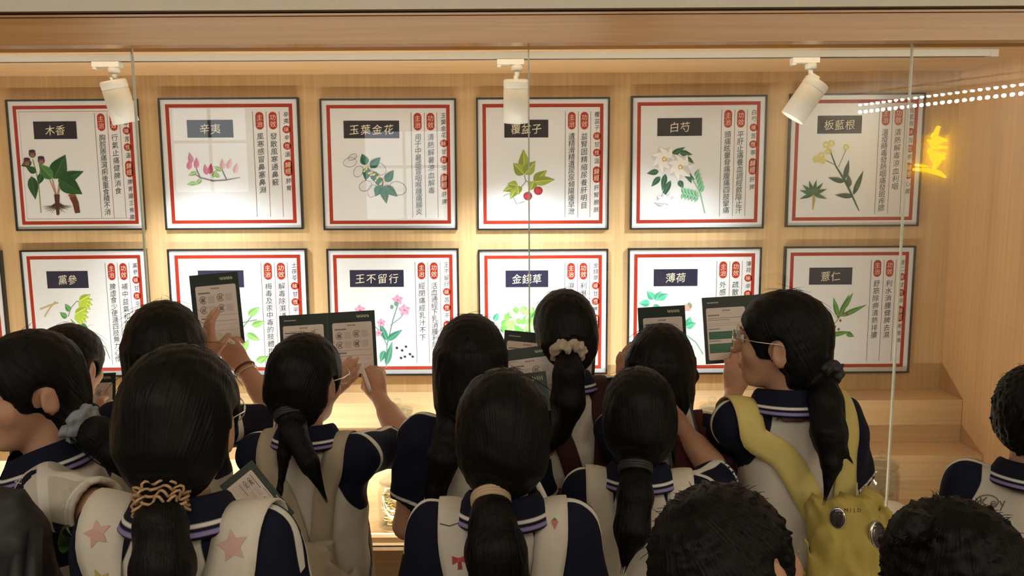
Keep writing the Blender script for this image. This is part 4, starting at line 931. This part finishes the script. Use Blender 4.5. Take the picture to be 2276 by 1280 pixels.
person('G', 'student front centre with long ponytail in a beige elastic', 1116, 820, 215, yaw=0, hyaw=2, hpitch=10, style='pony',
       tie=(1090, 1088, -0.07), tail=[[(1090, 1098, -0.085, .022), (1094, 1150, -0.12, .034), (1102, 1225, -0.145, .047), (1112, 1310, -0.15, .046), (1120, 1420, -0.15, .015)]], tiekind='band', tiemat=TIE_B, seed=17, strands=60)
person('H', 'student by the glass with a ponytail in a beige satin scrunchie', 1254, 643, 143, yaw=10, hyaw=12, hpitch=14, style='pony',
       tie=(1262, 762, -0.085), tail=[[(1262, 772, -0.10, .024), (1264, 830, -0.14, .038), (1262, 895, -0.15, .042), (1245, 960, -0.15, .026), (1228, 1000, -0.15, .006)]], tiekind='scrunchie', tiemat=TIE_S, seed=18)
person('I', 'student with chin length hair and dark red backpack reading a raised booklet', 1471, 718, 154, cw=0.186, hs=1.07, yaw=-10, hyaw=-16, hpitch=4, style='bob', vox=0.005,
       tail=[[(1528, 800, 0.02, .016), (1541, 835, 0.02, .013), (1534, 868, 0.02, .004)]],
       arms={-1: dict(elbow=(1392, 960, 0.10), wrist=(1394, 868, 0.20), d=(-.12, .1, 1), n=(.7, .6, 0), u=(.5, -.8, 0), curl=[(.1, .25), (.15, .3), (.2, .3), (.0, .3)])}, seed=19)
person('J', 'student with low ponytail and white backpack, right arm bent up', 1421, 815, 168, yaw=-4, hyaw=-4, hpitch=8, style='pony', vox=0.0055,
       tie=(1412, 1022, -0.06), tail=[[(1412, 1030, -0.08, .024), (1412, 1100, -0.12, .034), (1404, 1180, -0.15, .034), (1388, 1250, -0.16, .008)], [(1495, 985, .01, .012), (1498, 1020, 0, .003)]], tiekind='band', tiemat=TIE_D,
       arms={1: dict(ul=.17, fl=.19, elbow=(1606, 1068, 0.12), wrist=(1514, 948, 0.18), d=(-.6, .5, .55), n=(-.6, .6, 0), u=(-.4, .2, .9), curl=[(.5, .6)]*4)}, seed=20)
person('K', 'student with round glasses and ponytail in profile holding up a booklet', 1738, 643, 172, yaw=6, hyaw=66, hpitch=0, lean=(-0.055, 0), style='pony', glasses=True, vox=0.005,
       tie=(1822, 812, -0.03), tail=[[(1824, 822, -0.04, .024), (1834, 890, -0.09, .036), (1842, 965, -0.14, .036), (1848, 1030, -0.16, .020), (1836, 1095, -0.17, .005)], [(1846, 960, -0.13, .02), (1872, 1000, -0.16, .008), (1890, 1022, -0.17, .003)]], tiekind='scrunchie', tiemat=TIE_D,
       arms={-1: dict(elbow=(1612, 985, 0.15), wrist=(1632, 866, 0.25), d=(.10, .10, 1), n=(.1, .9, 0), u=(1, -.1, .1), curl=[(.45, .7), (.55, .75), (.65, .8), (.75, .8)], thumb=.7)}, seed=21)
person('L', 'dark haired boy nearest the camera at the bottom, only his head showing', 1636, 1073, 302, yaw=-42, hyaw=-48, hpitch=-12, hroll=-22, style='short', seed=22, strands=70)
person('M', 'boy with short black hair at the right edge, printed word on his back', 2310, 808, 172, nv=0.045, yaw=-30, hyaw=-34, hpitch=2, style='short', seed=23, strands=70)
person('N', 'student with messy tied hair in the bottom right corner', 2124, 1114, 276, yaw=40, hyaw=30, hpitch=16, style='short', tie=None,
       tail=[[(2040, 1165, -0.03, .018), (2020, 1172, -0.04, .018), (1998, 1195, -0.05, .010)]], seed=24, strands=70)

# ------------------------------------------------------------------ backpacks
def local_to_shirt(P, p, n_off):
    loc, nor, _, _ = P['bvh'].find_nearest(Vector(p)); return np.array(loc)+np.array(nor)*n_off, np.array(nor)
def catmull(pts, n):
    pts = [np.array(p, float) for p in pts]; pts = [2*pts[0]-pts[1]]+pts+[2*pts[-1]-pts[-2]]; out = []
    for i in range(1, len(pts)-2):
        for k in range(n):
            t_ = k/n; a, b_, c, d = pts[i-1:i+3]
            out.append(0.5*((2*b_)+(c-a)*t_+(2*a-5*b_+4*c-d)*t_*t_+(3*b_-a-3*c+d)*t_**3))
    return out+[pts[-2]]
def strap(P, pts, wd, mat, E, off=0.006, free=3):
    """woven strap lying on the shirt; the first `free` way points hang loose down to the pack"""
    path = catmull([P['T'](p) for p in pts], 6); n = len(path); C_ = []; Nn = []
    for i, p in enumerate(path):
        q, nn = local_to_shirt(P, p, off)
        C_.append(q); Nn.append(nn)
    for _ in range(3):
        C_ = [C_[0]]+[(C_[i-1]+2*C_[i]+C_[i+1])/4 for i in range(1, n-1)]+[C_[-1]]; Nn = [unit(Nn[max(i-1, 0)]+Nn[i]+Nn[min(i+1, n-1)]) for i in range(n)]
    v = []; f = []; S_ = []
    for i in range(n):
        tn = unit(C_[min(i+1, n-1)]-C_[max(i-1, 0)]); lat = unit(np.cross(tn, Nn[i])); nn = np.cross(lat, tn); S_.append((C_[i], lat, nn))
        for k in (-1, -.5, 0, .5, 1): v.append(C_[i]+lat*wd*k+nn*(0.004-0.003*k*k))
        for k in (1, .5, 0, -.5, -1): v.append(C_[i]+lat*wd*k-nn*0.002)
    for i in range(n-1):
        for k in range(10): f.append((i*10+k, i*10+(k+1) % 10, (i+1)*10+(k+1) % 10, (i+1)*10+k))
    o = mesh_obj('strap', v, f, mat, E, True)
    return o, S_
def on_strap(S_, ti, k, wd, e=0.0052):
    i = int(max(0, min(len(S_)-1.001, ti))); c, l, n = S_[i]; c2, l2, n2 = S_[min(i+1, len(S_)-1)]; q = ti-i
    return (c+l*wd*k+n*e)*(1-q)+(c2+l2*wd*k+n2*e)*q
def motif(S_, ti, k, wd, shapes, par, name):
    """flat print on a strap; shapes in centimetres along (across, along) the strap"""
    b = MB(); c = on_strap(S_, ti, k, wd); i = int(ti); ln = np.linalg.norm(S_[i+1][0]-S_[i][0])
    for z, (pts, col) in enumerate(shapes): b.poly([on_strap(S_, ti+y*0.01/ln, k+x*0.01/wd, wd, 0.0048+0.0003*z) for x, y in pts], col)
    b.build(name, M['print'], par)
def backpack(key, label, col, dx=0, top=1.02, low=0.66, halfw=0.13, peak=0.05, wd=0.028, yk=0.0, strapmat=None, pocket=True, straptop=None, seed=5, depth=0.062, sx=(0.035, 0.062, 0.082), bump=0.004):
    P = PEOPLE[key]; S, T3, root = P['S'], P['T3'], P['root']
    E = thing('backpack', label, 'backpack', root, 'school backpacks')
    m = flat('canvas '+key, col, 0.85, bump=0.25, bscale=60)
    sm = strapmat or m
    f = SDF(np.array([-.36, -.5, (low-.06)*S]), np.array([.36, .3, (top+.08)*S]), 0.007)
    q = T3@np.array([dx, 0, 0])*S
    yb = -(0.118+depth)+yk
    f.loft([low-0.02, low+0.02, low+(top-low)*.45, low+(top-low)*.8, top], [halfw*.9, halfw, halfw*.98, halfw*.75+peak*.25, peak], [depth*.8, depth, depth, depth*.7, 0.022], [yb, yb, yb, yb+.015, yb+0.03], T3, q, S, 2.8, 0.02)
    if pocket: f.loft([low, low+0.03, low+(top-low)*.42, low+(top-low)*.5], [halfw*.68, halfw*.74, halfw*.7, halfw*.6], [0.02, 0.03, 0.026, 0.012], [yb-depth*.92]*4, T3, q, S, 3, 0.008)
    f.wrinkle(bump, 0.075, seed, 6, (1, .7, 0.22)); f.wrinkle(bump*.6, 0.04, seed+9, 6, (1, .6, 0.35))
    V, Q = f.mesh(); bag = mesh_obj('bag', V, Q, m, E, True)
    res = []
    zt_ = straptop or top
    for s in (-1, 1):
        pts = [(dx+s*sx[0], -0.115, zt_-0.06), (dx*.6+s*sx[1], -0.115, zt_+(1.24-zt_)*.45), (s*sx[2], -0.09, 1.19), (s*(sx[2]+.004), -0.03, 1.275), (s*(sx[2]+.006), 0.05, 1.235), (s*0.095, 0.105, 1.14), (s*0.115, 0.115, 1.02), (s*0.142, 0.05, 0.90), (s*0.14, -0.06, 0.80)]
        res.append(strap(P, pts, wd*S, sm, E))
    return E, bag, res, P
canv = lambda n, c: flat(n, c, 0.85, bump=0.25, bscale=60)
backpack('E', 'cream canvas backpack with slack straps on the writing student', (0.40, 0.34, 0.25), dx=0.03, top=1.05, halfw=0.135, peak=0.06, wd=0.026, seed=6, bump=0.006, sx=(0.02, 0.05, 0.078))
EB, bagK, stK, PK_ = backpack('K', 'yellow backpack with round badges on the student with glasses', (0.44, 0.35, 0.085), strapmat=flat('pale yellow webbing', (0.60, 0.50, 0.17), 0.8, bump=0.25, bscale=60), dx=0.045, top=1.09, halfw=0.115, peak=0.075, wd=0.031, seed=7, bump=0.007, sx=(0.03, 0.075, 0.102))
ES, bagG, stG, PG = backpack('G', 'white backpack whose straps are printed with red bows, front centre', (0.62, 0.57, 0.49), top=0.96, wd=0.029, seed=8)
EC, bagC, stC, PC = backpack('C', 'white backpack with pastel star prints on its straps, front left', (0.64, 0.60, 0.52), top=0.98, wd=0.036, seed=9, sx=(0.06, 0.085, 0.10))
backpack('J', 'plain white backpack on the student with bent right arm', (0.62, 0.57, 0.47), top=1.00, wd=0.030, seed=10, sx=(0.05, 0.07, 0.088))
backpack('H', 'dark red backpack beside the scrunchie ponytail', (0.045, 0.008, 0.008), dx=0.05, top=1.06, halfw=0.14, wd=0.026, seed=11, depth=0.045)
backpack('I', 'dark red backpack with grey trim on the student with chin length hair', (0.085, 0.012, 0.012), dx=0.095, top=1.25, halfw=0.095, peak=0.065, wd=0.026, seed=12, depth=0.045)
# prints and badges
bow = [([(-1.3, -.5), (-.1, 0), (-.1, .45), (-1.2, .9)], (0.42, 0.06, 0.05)), ([(1.3, -.5), (1.2, .9), (.1, .45), (.1, 0)], (0.42, 0.06, 0.05)), ([(-.5, -1.4), (.3, -1.3), (.25, .1), (-.25, .1)], (0.36, 0.05, 0.04)), ([(-.3, -.1), (.3, -.1), (.3, .55), (-.3, .55)], (0.5, 0.09, 0.07))]
berry = [([(-.6, .3), (0, -.9), (.6, .3), (.3, .6), (-.3, .6)], (0.5, 0.12, 0.11)), ([(-.5, .5), (.5, .5), (0, 1.0)], (0.07, 0.2, 0.07))]
line = [([(-2.2, 0), (-.6, -.35), (.9, .1), (2.2, .9), (2.2, 1.05), (.9, .25), (-.6, -.2), (-2.2, .15)], (0.05, 0.04, 0.035))]
o, S_ = stG[0]; motif(S_, 12.2, 0.25, 0.029*.95, bow, o, 'printed_bow'); motif(S_, 15.5, -.1, 0.029*.95, line, o, 'printed_line'); motif(S_, 8.6, 0.1, 0.029*.95, line, o, 'printed_line')
o, S_ = stG[1]; motif(S_, 9.0, -0.2, 0.029*.95, bow, o, 'printed_bow'); motif(S_, 15.5, 0.2, 0.029*.95, berry, o, 'printed_strawberry')
def star(c, k): return [([(k*math.cos(i*.6283)*(1 if i % 2 else .5), k*math.sin(i*.6283)*(1 if i % 2 else .5)) for i in range(10)], c)]
for (o, S_), lst in ((stC[0], ((11, .0, (0.50, 0.38, 0.12), 2.2), (7, .2, (0.22, 0.27, 0.33), 2.0), (15, -.1, (0.55, 0.33, 0.27), 2.0))), (stC[1], ((14.5, .0, (0.58, 0.38, 0.34), 2.4), (10.5, .1, (0.27, 0.34, 0.42), 2.2), (6, .0, (0.55, 0.45, 0.2), 2.0)))):
    for ti, k, c, z in lst: motif(S_, ti, k, 0.036, star(c, z), o, 'printed_star')
def on_bag(P, bag, E, px, py, dY):
    p = W(px, py, P['Y']+dY); org = Vector((0, 0, CAMH)); d = (Vector(p)-org).normalized()
    ok, loc, nor, _ = bag.ray_cast(org-Vector(P['root']), d)
    return (loc, nor) if ok else (Vector(p)-Vector(P['root']), Vector((0, -1, 0)))
for px, py, r in ((1862, 1150, 0.023), (1947, 1188, 0.030)):
    loc, nor = on_bag(PK_, bagK, EB, px, py, -0.2)
    Mx = Matrix.Translation(loc+nor*0.002) @ nor.to_track_quat('Z', 'Y').to_matrix().to_4x4() @ Matrix.Scale(0.72, 4, (1, 0, 0))
    b = MB(); b.lathe([(0, 0.007), (r*.6, 0.0065), (r*.88, 0.004), (r, 0.0), (r*.9, -0.003), (0, -0.003)], 30, M=Mx); o = b.build('badge', M['badge'], EB, True, False)
    b = MB(); b.lathe([(r*.86, 0.0046), (r*.93, 0.0042), (r*1.01, 0.0), (r*.97, -.001)], 30, M=Mx); b.build('rim', M['steel'], o, True, False)
def word(P, target, par, txt, px, py, dY, size, col, name, dx=1.0):
    b = MB()
    for k, c in enumerate(txt):
        V, f = glyph(c); x0 = px+(k-(len(txt)-1)/2)*dx; vs = []
        for q in V:
            loc, nor = on_bag(P, target, par, x0+q[0]*size, py-q[1]*size, dY); vs.append(loc+nor*0.0012)
        b.mesh(vs, f, col)
    b.build(name, M['print'], par)
word(PK_, bagK, EB, 'MILD', 1895, 1134, -0.2, 13, (0.08, 0.045, 0.015), 'printed_word', 10)
PM = PEOPLE['M']
word(PM, PM['shirt'], PM['shirt'], 'Key', 2208, 1116, -0.1, 34, (0.13, 0.11, 0.06), 'printed_word', 20)
b = MB(); ring = []
for i in range(33):
    a = i*math.pi/16; loc, nor = on_bag(PM, PM['shirt'], None, 2194+25*math.cos(a), 1115+15*math.sin(a), -0.1); ring.append(np.array(loc+nor*0.001))
b.tube(ring, 0.0012, (0.13, 0.11, 0.06), 5, False); b.build('printed_ring', M['print'], PM['shirt'])
PA = PEOPLE['A']
b = MB(); pts = []
for i in range(20):
    a = i*math.pi/10; loc, nor = on_bag(PA, PA['shirt'], None, 146+16*math.cos(a)-6*math.sin(a), 1196+32*math.sin(a), -0.15); pts.append(loc+nor*0.0025)
b.poly(pts, (0.10, 0.24, 0.03)); b.build('printed_leaf', M['print'], PA['shirt'])
# black bag carried in front by the passing student
bp = W(-22, 1180, 1.22)
t = thing('backpack', 'black backpack with a small grey triangle mark at the left edge', 'backpack', (bp[0], bp[1], 0.80), 'school backpacks')
blk = flat('black nylon', (0.012, 0.012, 0.014), 0.6, bump=0.3, bscale=90)
f = SDF(np.array([-.2, -.15, -.05]), np.array([.2, .15, .55]), 0.008)
f.loft([0.0, 0.04, 0.25, 0.40, 0.47], [.085, .095, .095, .08, .05], [.055, .07, .07, .055, .03], [0]*5, rot(0), np.zeros(3), 1.0, 3, .02); f.wrinkle(.004, .08, 3)
V, Q = f.mesh(); bg_ = mesh_obj('bag', V, Q, blk, t, True)
for dx_ in (0.06, 0.085):
    b = MB(); b.tube([(dx_, -0.02, 0.42), (dx_+0.02, -.075, 0.34), (dx_+0.015, -.085, 0.2), (dx_, -.075, 0.08)], [.010, .012, .012, .008], n=8); b.build('strap', blk, t, True, False)
b = MB(); v_ = [W(33, 1070, 1.14), W(47, 1063, 1.14), W(47, 1075, 1.14)]; v_ = [np.array(q)-np.array([bp[0], bp[1], .80]) for q in v_]
pr = []
for q in v_:
    ok, loc, nor, _ = bg_.ray_cast(Vector((q[0], -0.5, q[2])), Vector((0, 1, 0))); pr.append(np.array(loc)+np.array([0, -0.002, 0]) if ok else q)
b.tube(pr+[pr[0]], 0.0008, (0.4, 0.4, 0.42), 5, False); b.build('printed_mark', M['print'], t)

# ------------------------------------------------------------------ booklets and pens
def booklet(label, TL, TR, BL, kind='right', mirror=None, hgt=None):
    """one leaf held open: TL, TR, BL are world points of the page corners"""
    TL, TR, BL = map(np.array, (TL, TR, BL)); u = TR-TL; w = np.linalg.norm(u); u = u/w; v = BL-TL; v = v-u*np.dot(v, u); h = np.linalg.norm(v); v = v/h; n = np.cross(u, v)
    if n[1] > 0: n = -n
    c = TL+u*w/2+v*h/2
    E = thing('booklet', label, 'booklet', c, 'herb quiz booklets')
    def p(a, b_, o): return (u*(a-.5)*w+v*(b_-.5)*h+n*o)
    def leaf(a0, a1, kind, E):
        b = MB(); q = [p(a0, 0, 0), p(a1, 0, 0), p(a1, 1, 0), p(a0, 1, 0)]; q2 = [x-n*0.0022 for x in q]
        b.mesh(q+q2, [(0, 3, 2, 1), (4, 5, 6, 7), (0, 1, 5, 4), (1, 2, 6, 5), (2, 3, 7, 6), (3, 0, 4, 7)]); cv = b.build('cover', M['cover'], E, False, False)
        def P(a, b_, o): return p(a0+(a1-a0)*a, b_, o)
        def rc(b, x0, y0, x1, y1, col, o=0.0006): b.poly([P(x0, y1, o), P(x1, y1, o), P(x1, y0, o), P(x0, y0, o)], col)
        if kind == 'cover':
            b = MB()
            for k in range(14): rc(b, .5+.026*k, .10+.03*(k % 3), .52+.026*k, .16+.03*((k+1) % 3), (.35, .40, .22))
            b.build('cover_mark', M['print'], E); return
        b = MB(); r = 0.035; x0, x1, y0, y1 = (.10, .93, .155, .955) if kind == 'right' else (.07, .92, .155, .955); pts = []
        for cx_, cy_, a_ in ((x1-r, y0+r, -90), (x1-r, y1-r, 0), (x0+r, y1-r, 90), (x0+r, y0+r, 180)):
            for k in range(5): t_ = math.radians(a_+k*22.5); pts.append(P(cx_+r*math.cos(t_), cy_+r*.75*math.sin(t_), 0.0004))
        b.poly(pts); b.build('page', M['page'], E, False, False)
        b = MB(); g = (.20, .18, .17); dk = (.09, .07, .07)
        for k in range(5): rc(b, .42+.035*k, .195, .445+.035*k, .218, (.25, .23, .22))
        rng = random.Random(3)
        if kind == 'right':
            for k in range(12): rc(b, .62+.022*k, .055+.012*(k % 2), .637+.022*k, .10-.010*(k % 3 == 0), (.42, .46, .30))
            for k in range(9): rc(b, .15+.027*k, .255, .17+.027*k, .275, dk)
            for i, (cx_, cy_) in enumerate(((.24, .36), (.60, .34), (.24, .50), (.60, .49))):
                ring = [(cx_+.075*math.cos(t_), cy_+.055*math.sin(t_)) for t_ in np.linspace(0.5, 5.9, 16)]
                for j in range(15):
                    (xa, ya), (xb, yb) = ring[j], ring[j+1]; q_ = .86
                    b.poly([P(xa, ya, .0007), P(xb, yb, .0007), P(cx_+(xb-cx_)*q_, cy_+(yb-cy_)*q_, .0007), P(cx_+(xa-cx_)*q_, cy_+(ya-cy_)*q_, .0007)], dk)
                for j in range(4): rc(b, cx_-.04+.02*j, cy_-.02-.012*(j % 2), cx_-.025+.02*j, cy_+.03, dk if i in (0, 3) else g)
                for j in range(6): rc(b, cx_+.10, cy_-.045+.017*j, cx_+.24, cy_-.040+.017*j, (.33, .30, .29))
            rc(b, .15, .585, .90, .589, g)
            for k in range(8): rc(b, .17+.026*k, .615, .19+.026*k, .635, dk)
            rc(b, .15, .665, .90, .670, g); rc(b, .15, .720, .90, .7225, g); rc(b, .15, .80, .9, .8025, g)
        else:
            for k in range(14): rc(b, .10+.018*k, .075, .114+.018*k, .092, (.45, .46, .40))
            for k in range(9): rc(b, .11+.027*k, .265, .13+.027*k, .285, dk)
            for k in range(2): rc(b, .11, .315+.028*k, .87-.3*k, .322+.028*k, g)
            rc(b, .11, .40, .87, .403, g); rc(b, .11, .43, .87, .433, g)
            gr = (.02, .13, .07)
            for y0_, y1_, m_ in ((.52, .635, 4), (.70, .84, 6)):
                rc(b, .10, y0_, .88, y1_, gr, .0006)
                for k in range(1, m_): rc(b, .10, y0_+(y1_-y0_)*k/m_, .88, y0_+(y1_-y0_)*k/m_+.004, (.18, .3, .22), .0009)
                rc(b, .10, y0_-.045, .35, y0_-.033, g)
        b.build('print', M['print'], E)
    if kind == 'open':
        leaf(0, 0.5, 'left', E); leaf(0.502, 1, 'right', E)
    else: leaf(0, 1, kind, E)
    return E
for k_, s_ in (('D', 1), ('E', 1), ('K', -1), ('J', 1), ('I', -1), ('B', 1)): PEOPLE[k_]['hy'] = PEOPLE[k_]['A'][s_]['wrist'][1]+PEOPLE[k_]['root'][1]
Yd = PEOPLE['D']['hy']-.19; Ye = PEOPLE['E']['hy']-.18; Yk = PEOPLE['K']['hy']-.19; Yh = PEOPLE['H']['Y']; Yi = PEOPLE['I']['hy']-.20; Yj = PEOPLE['J']['hy']-.19; Yf = PEOPLE['F']['Y']
booklet('tilted booklet held up high at left above the bracelet', W(420, 613, Yd+.26), W(528, 603, Yd+.26), W(466, 768, Yd+.24), 'right')
booklet('wide open booklet held up by the student writing in glasses', W(620, 702, Ye+.27), W(832, 689, Ye+.27), W(638, 848, Ye+.24), 'open')
booklet('brown tinted booklet in front of the far left student', W(168, 832, PEOPLE['B']['Y']+.17), W(257, 828, PEOPLE['B']['Y']+.17), W(180, 962, PEOPLE['B']['Y']+.13), 'right')
booklet('open booklet in front of the scrunchie ponytail', W(1122, 733, Yh+.20), W(1326, 752, Yh+.22), W(1118, 876, Yh+.14), 'open')
booklet('booklet between the centre bob and the scrunchie ponytail', W(1112, 780, Yf+.20), W(1232, 764, Yf+.22), W(1112, 935, Yf+.14), 'right')
booklet('lower closed booklet peeping out above the front centre head', W(1150, 832, Yf+.10), W(1213, 824, Yf+.10), W(1160, 920, Yf+.06), 'cover')
booklet('booklet raised in front of the mint board by the chin length hair', W(1417, 684, Yi+.26), W(1522, 678, Yi+.26), W(1420, 832, Yi+.24), 'right')
booklet('open booklet with green tables held by the student in profile', W(1560, 662, Yk+.27), W(1762, 650, Yk+.30), W(1553, 811, Yk+.24), 'open')
booklet('tilted booklet under the bent arm of the student with white backpack', W(1452, 884, Yj+.24), W(1528, 868, Yj+.24), W(1478, 1062, Yj+.16), 'right')
booklet('dark booklet hanging low beside the front left student', W(560, 1022, 1.46), W(655, 1140, 1.46), W(492, 1085, 1.42), 'right')
def pen(label, a, c, r=0.0045):
    a, c = np.array(a), np.array(c); d = unit(c-a); t = thing('pen', label, 'pen', a, 'pens')
    b = MB(); b.tube([np.zeros(3), d*0.004, (c-a)*0.8, c-a], [r*.8, r, r, r*.9], n=12); b.build('barrel', M['pen'], t, True, False)
    b = MB(); b.tube([d*0.0-d*0.012, d*0.001], [r*.25, r*.75], n=10); b.build('tip', M['steel'], t, True, False)
pen('white pen in the hand above the bracelet', W(487, 742, Yd+.21), W(519, 762, Yd+.10))
pen('white pen in the fist over the wide open booklet', W(803, 812, Ye+.22), W(823, 868, Ye+.08))
pen('white pen beside the front centre head', W(1190, 1064, PEOPLE['G']['Y']+.20), W(1214, 1113, PEOPLE['G']['Y']+.14), 0.006)
# bracelet
PD = PEOPLE['D']; a = PD['A'][1]; d = unit(a['elbow']-a['wrist']); s1 = unit(np.cross(d, [0, 1, 0])); s2 = np.cross(s1, d); c0 = a['wrist']+d*0.012
for k, (off, rr, col) in enumerate(((0.0, .0272, (0.16, 0.03, 0.02)), (0.014, .0275, (0.62, 0.55, 0.42)))):
    b = MB(); b.tube([c0+d*off+d*.004*math.sin(t_)+(s1*math.cos(t_)+s2*math.sin(t_))*rr for t_ in np.linspace(0, 6.283, 30)], 0.0030 if k == 0 else 0.0017, col, 6, False); b.build('bracelet', M['print'], PD['E'], True)
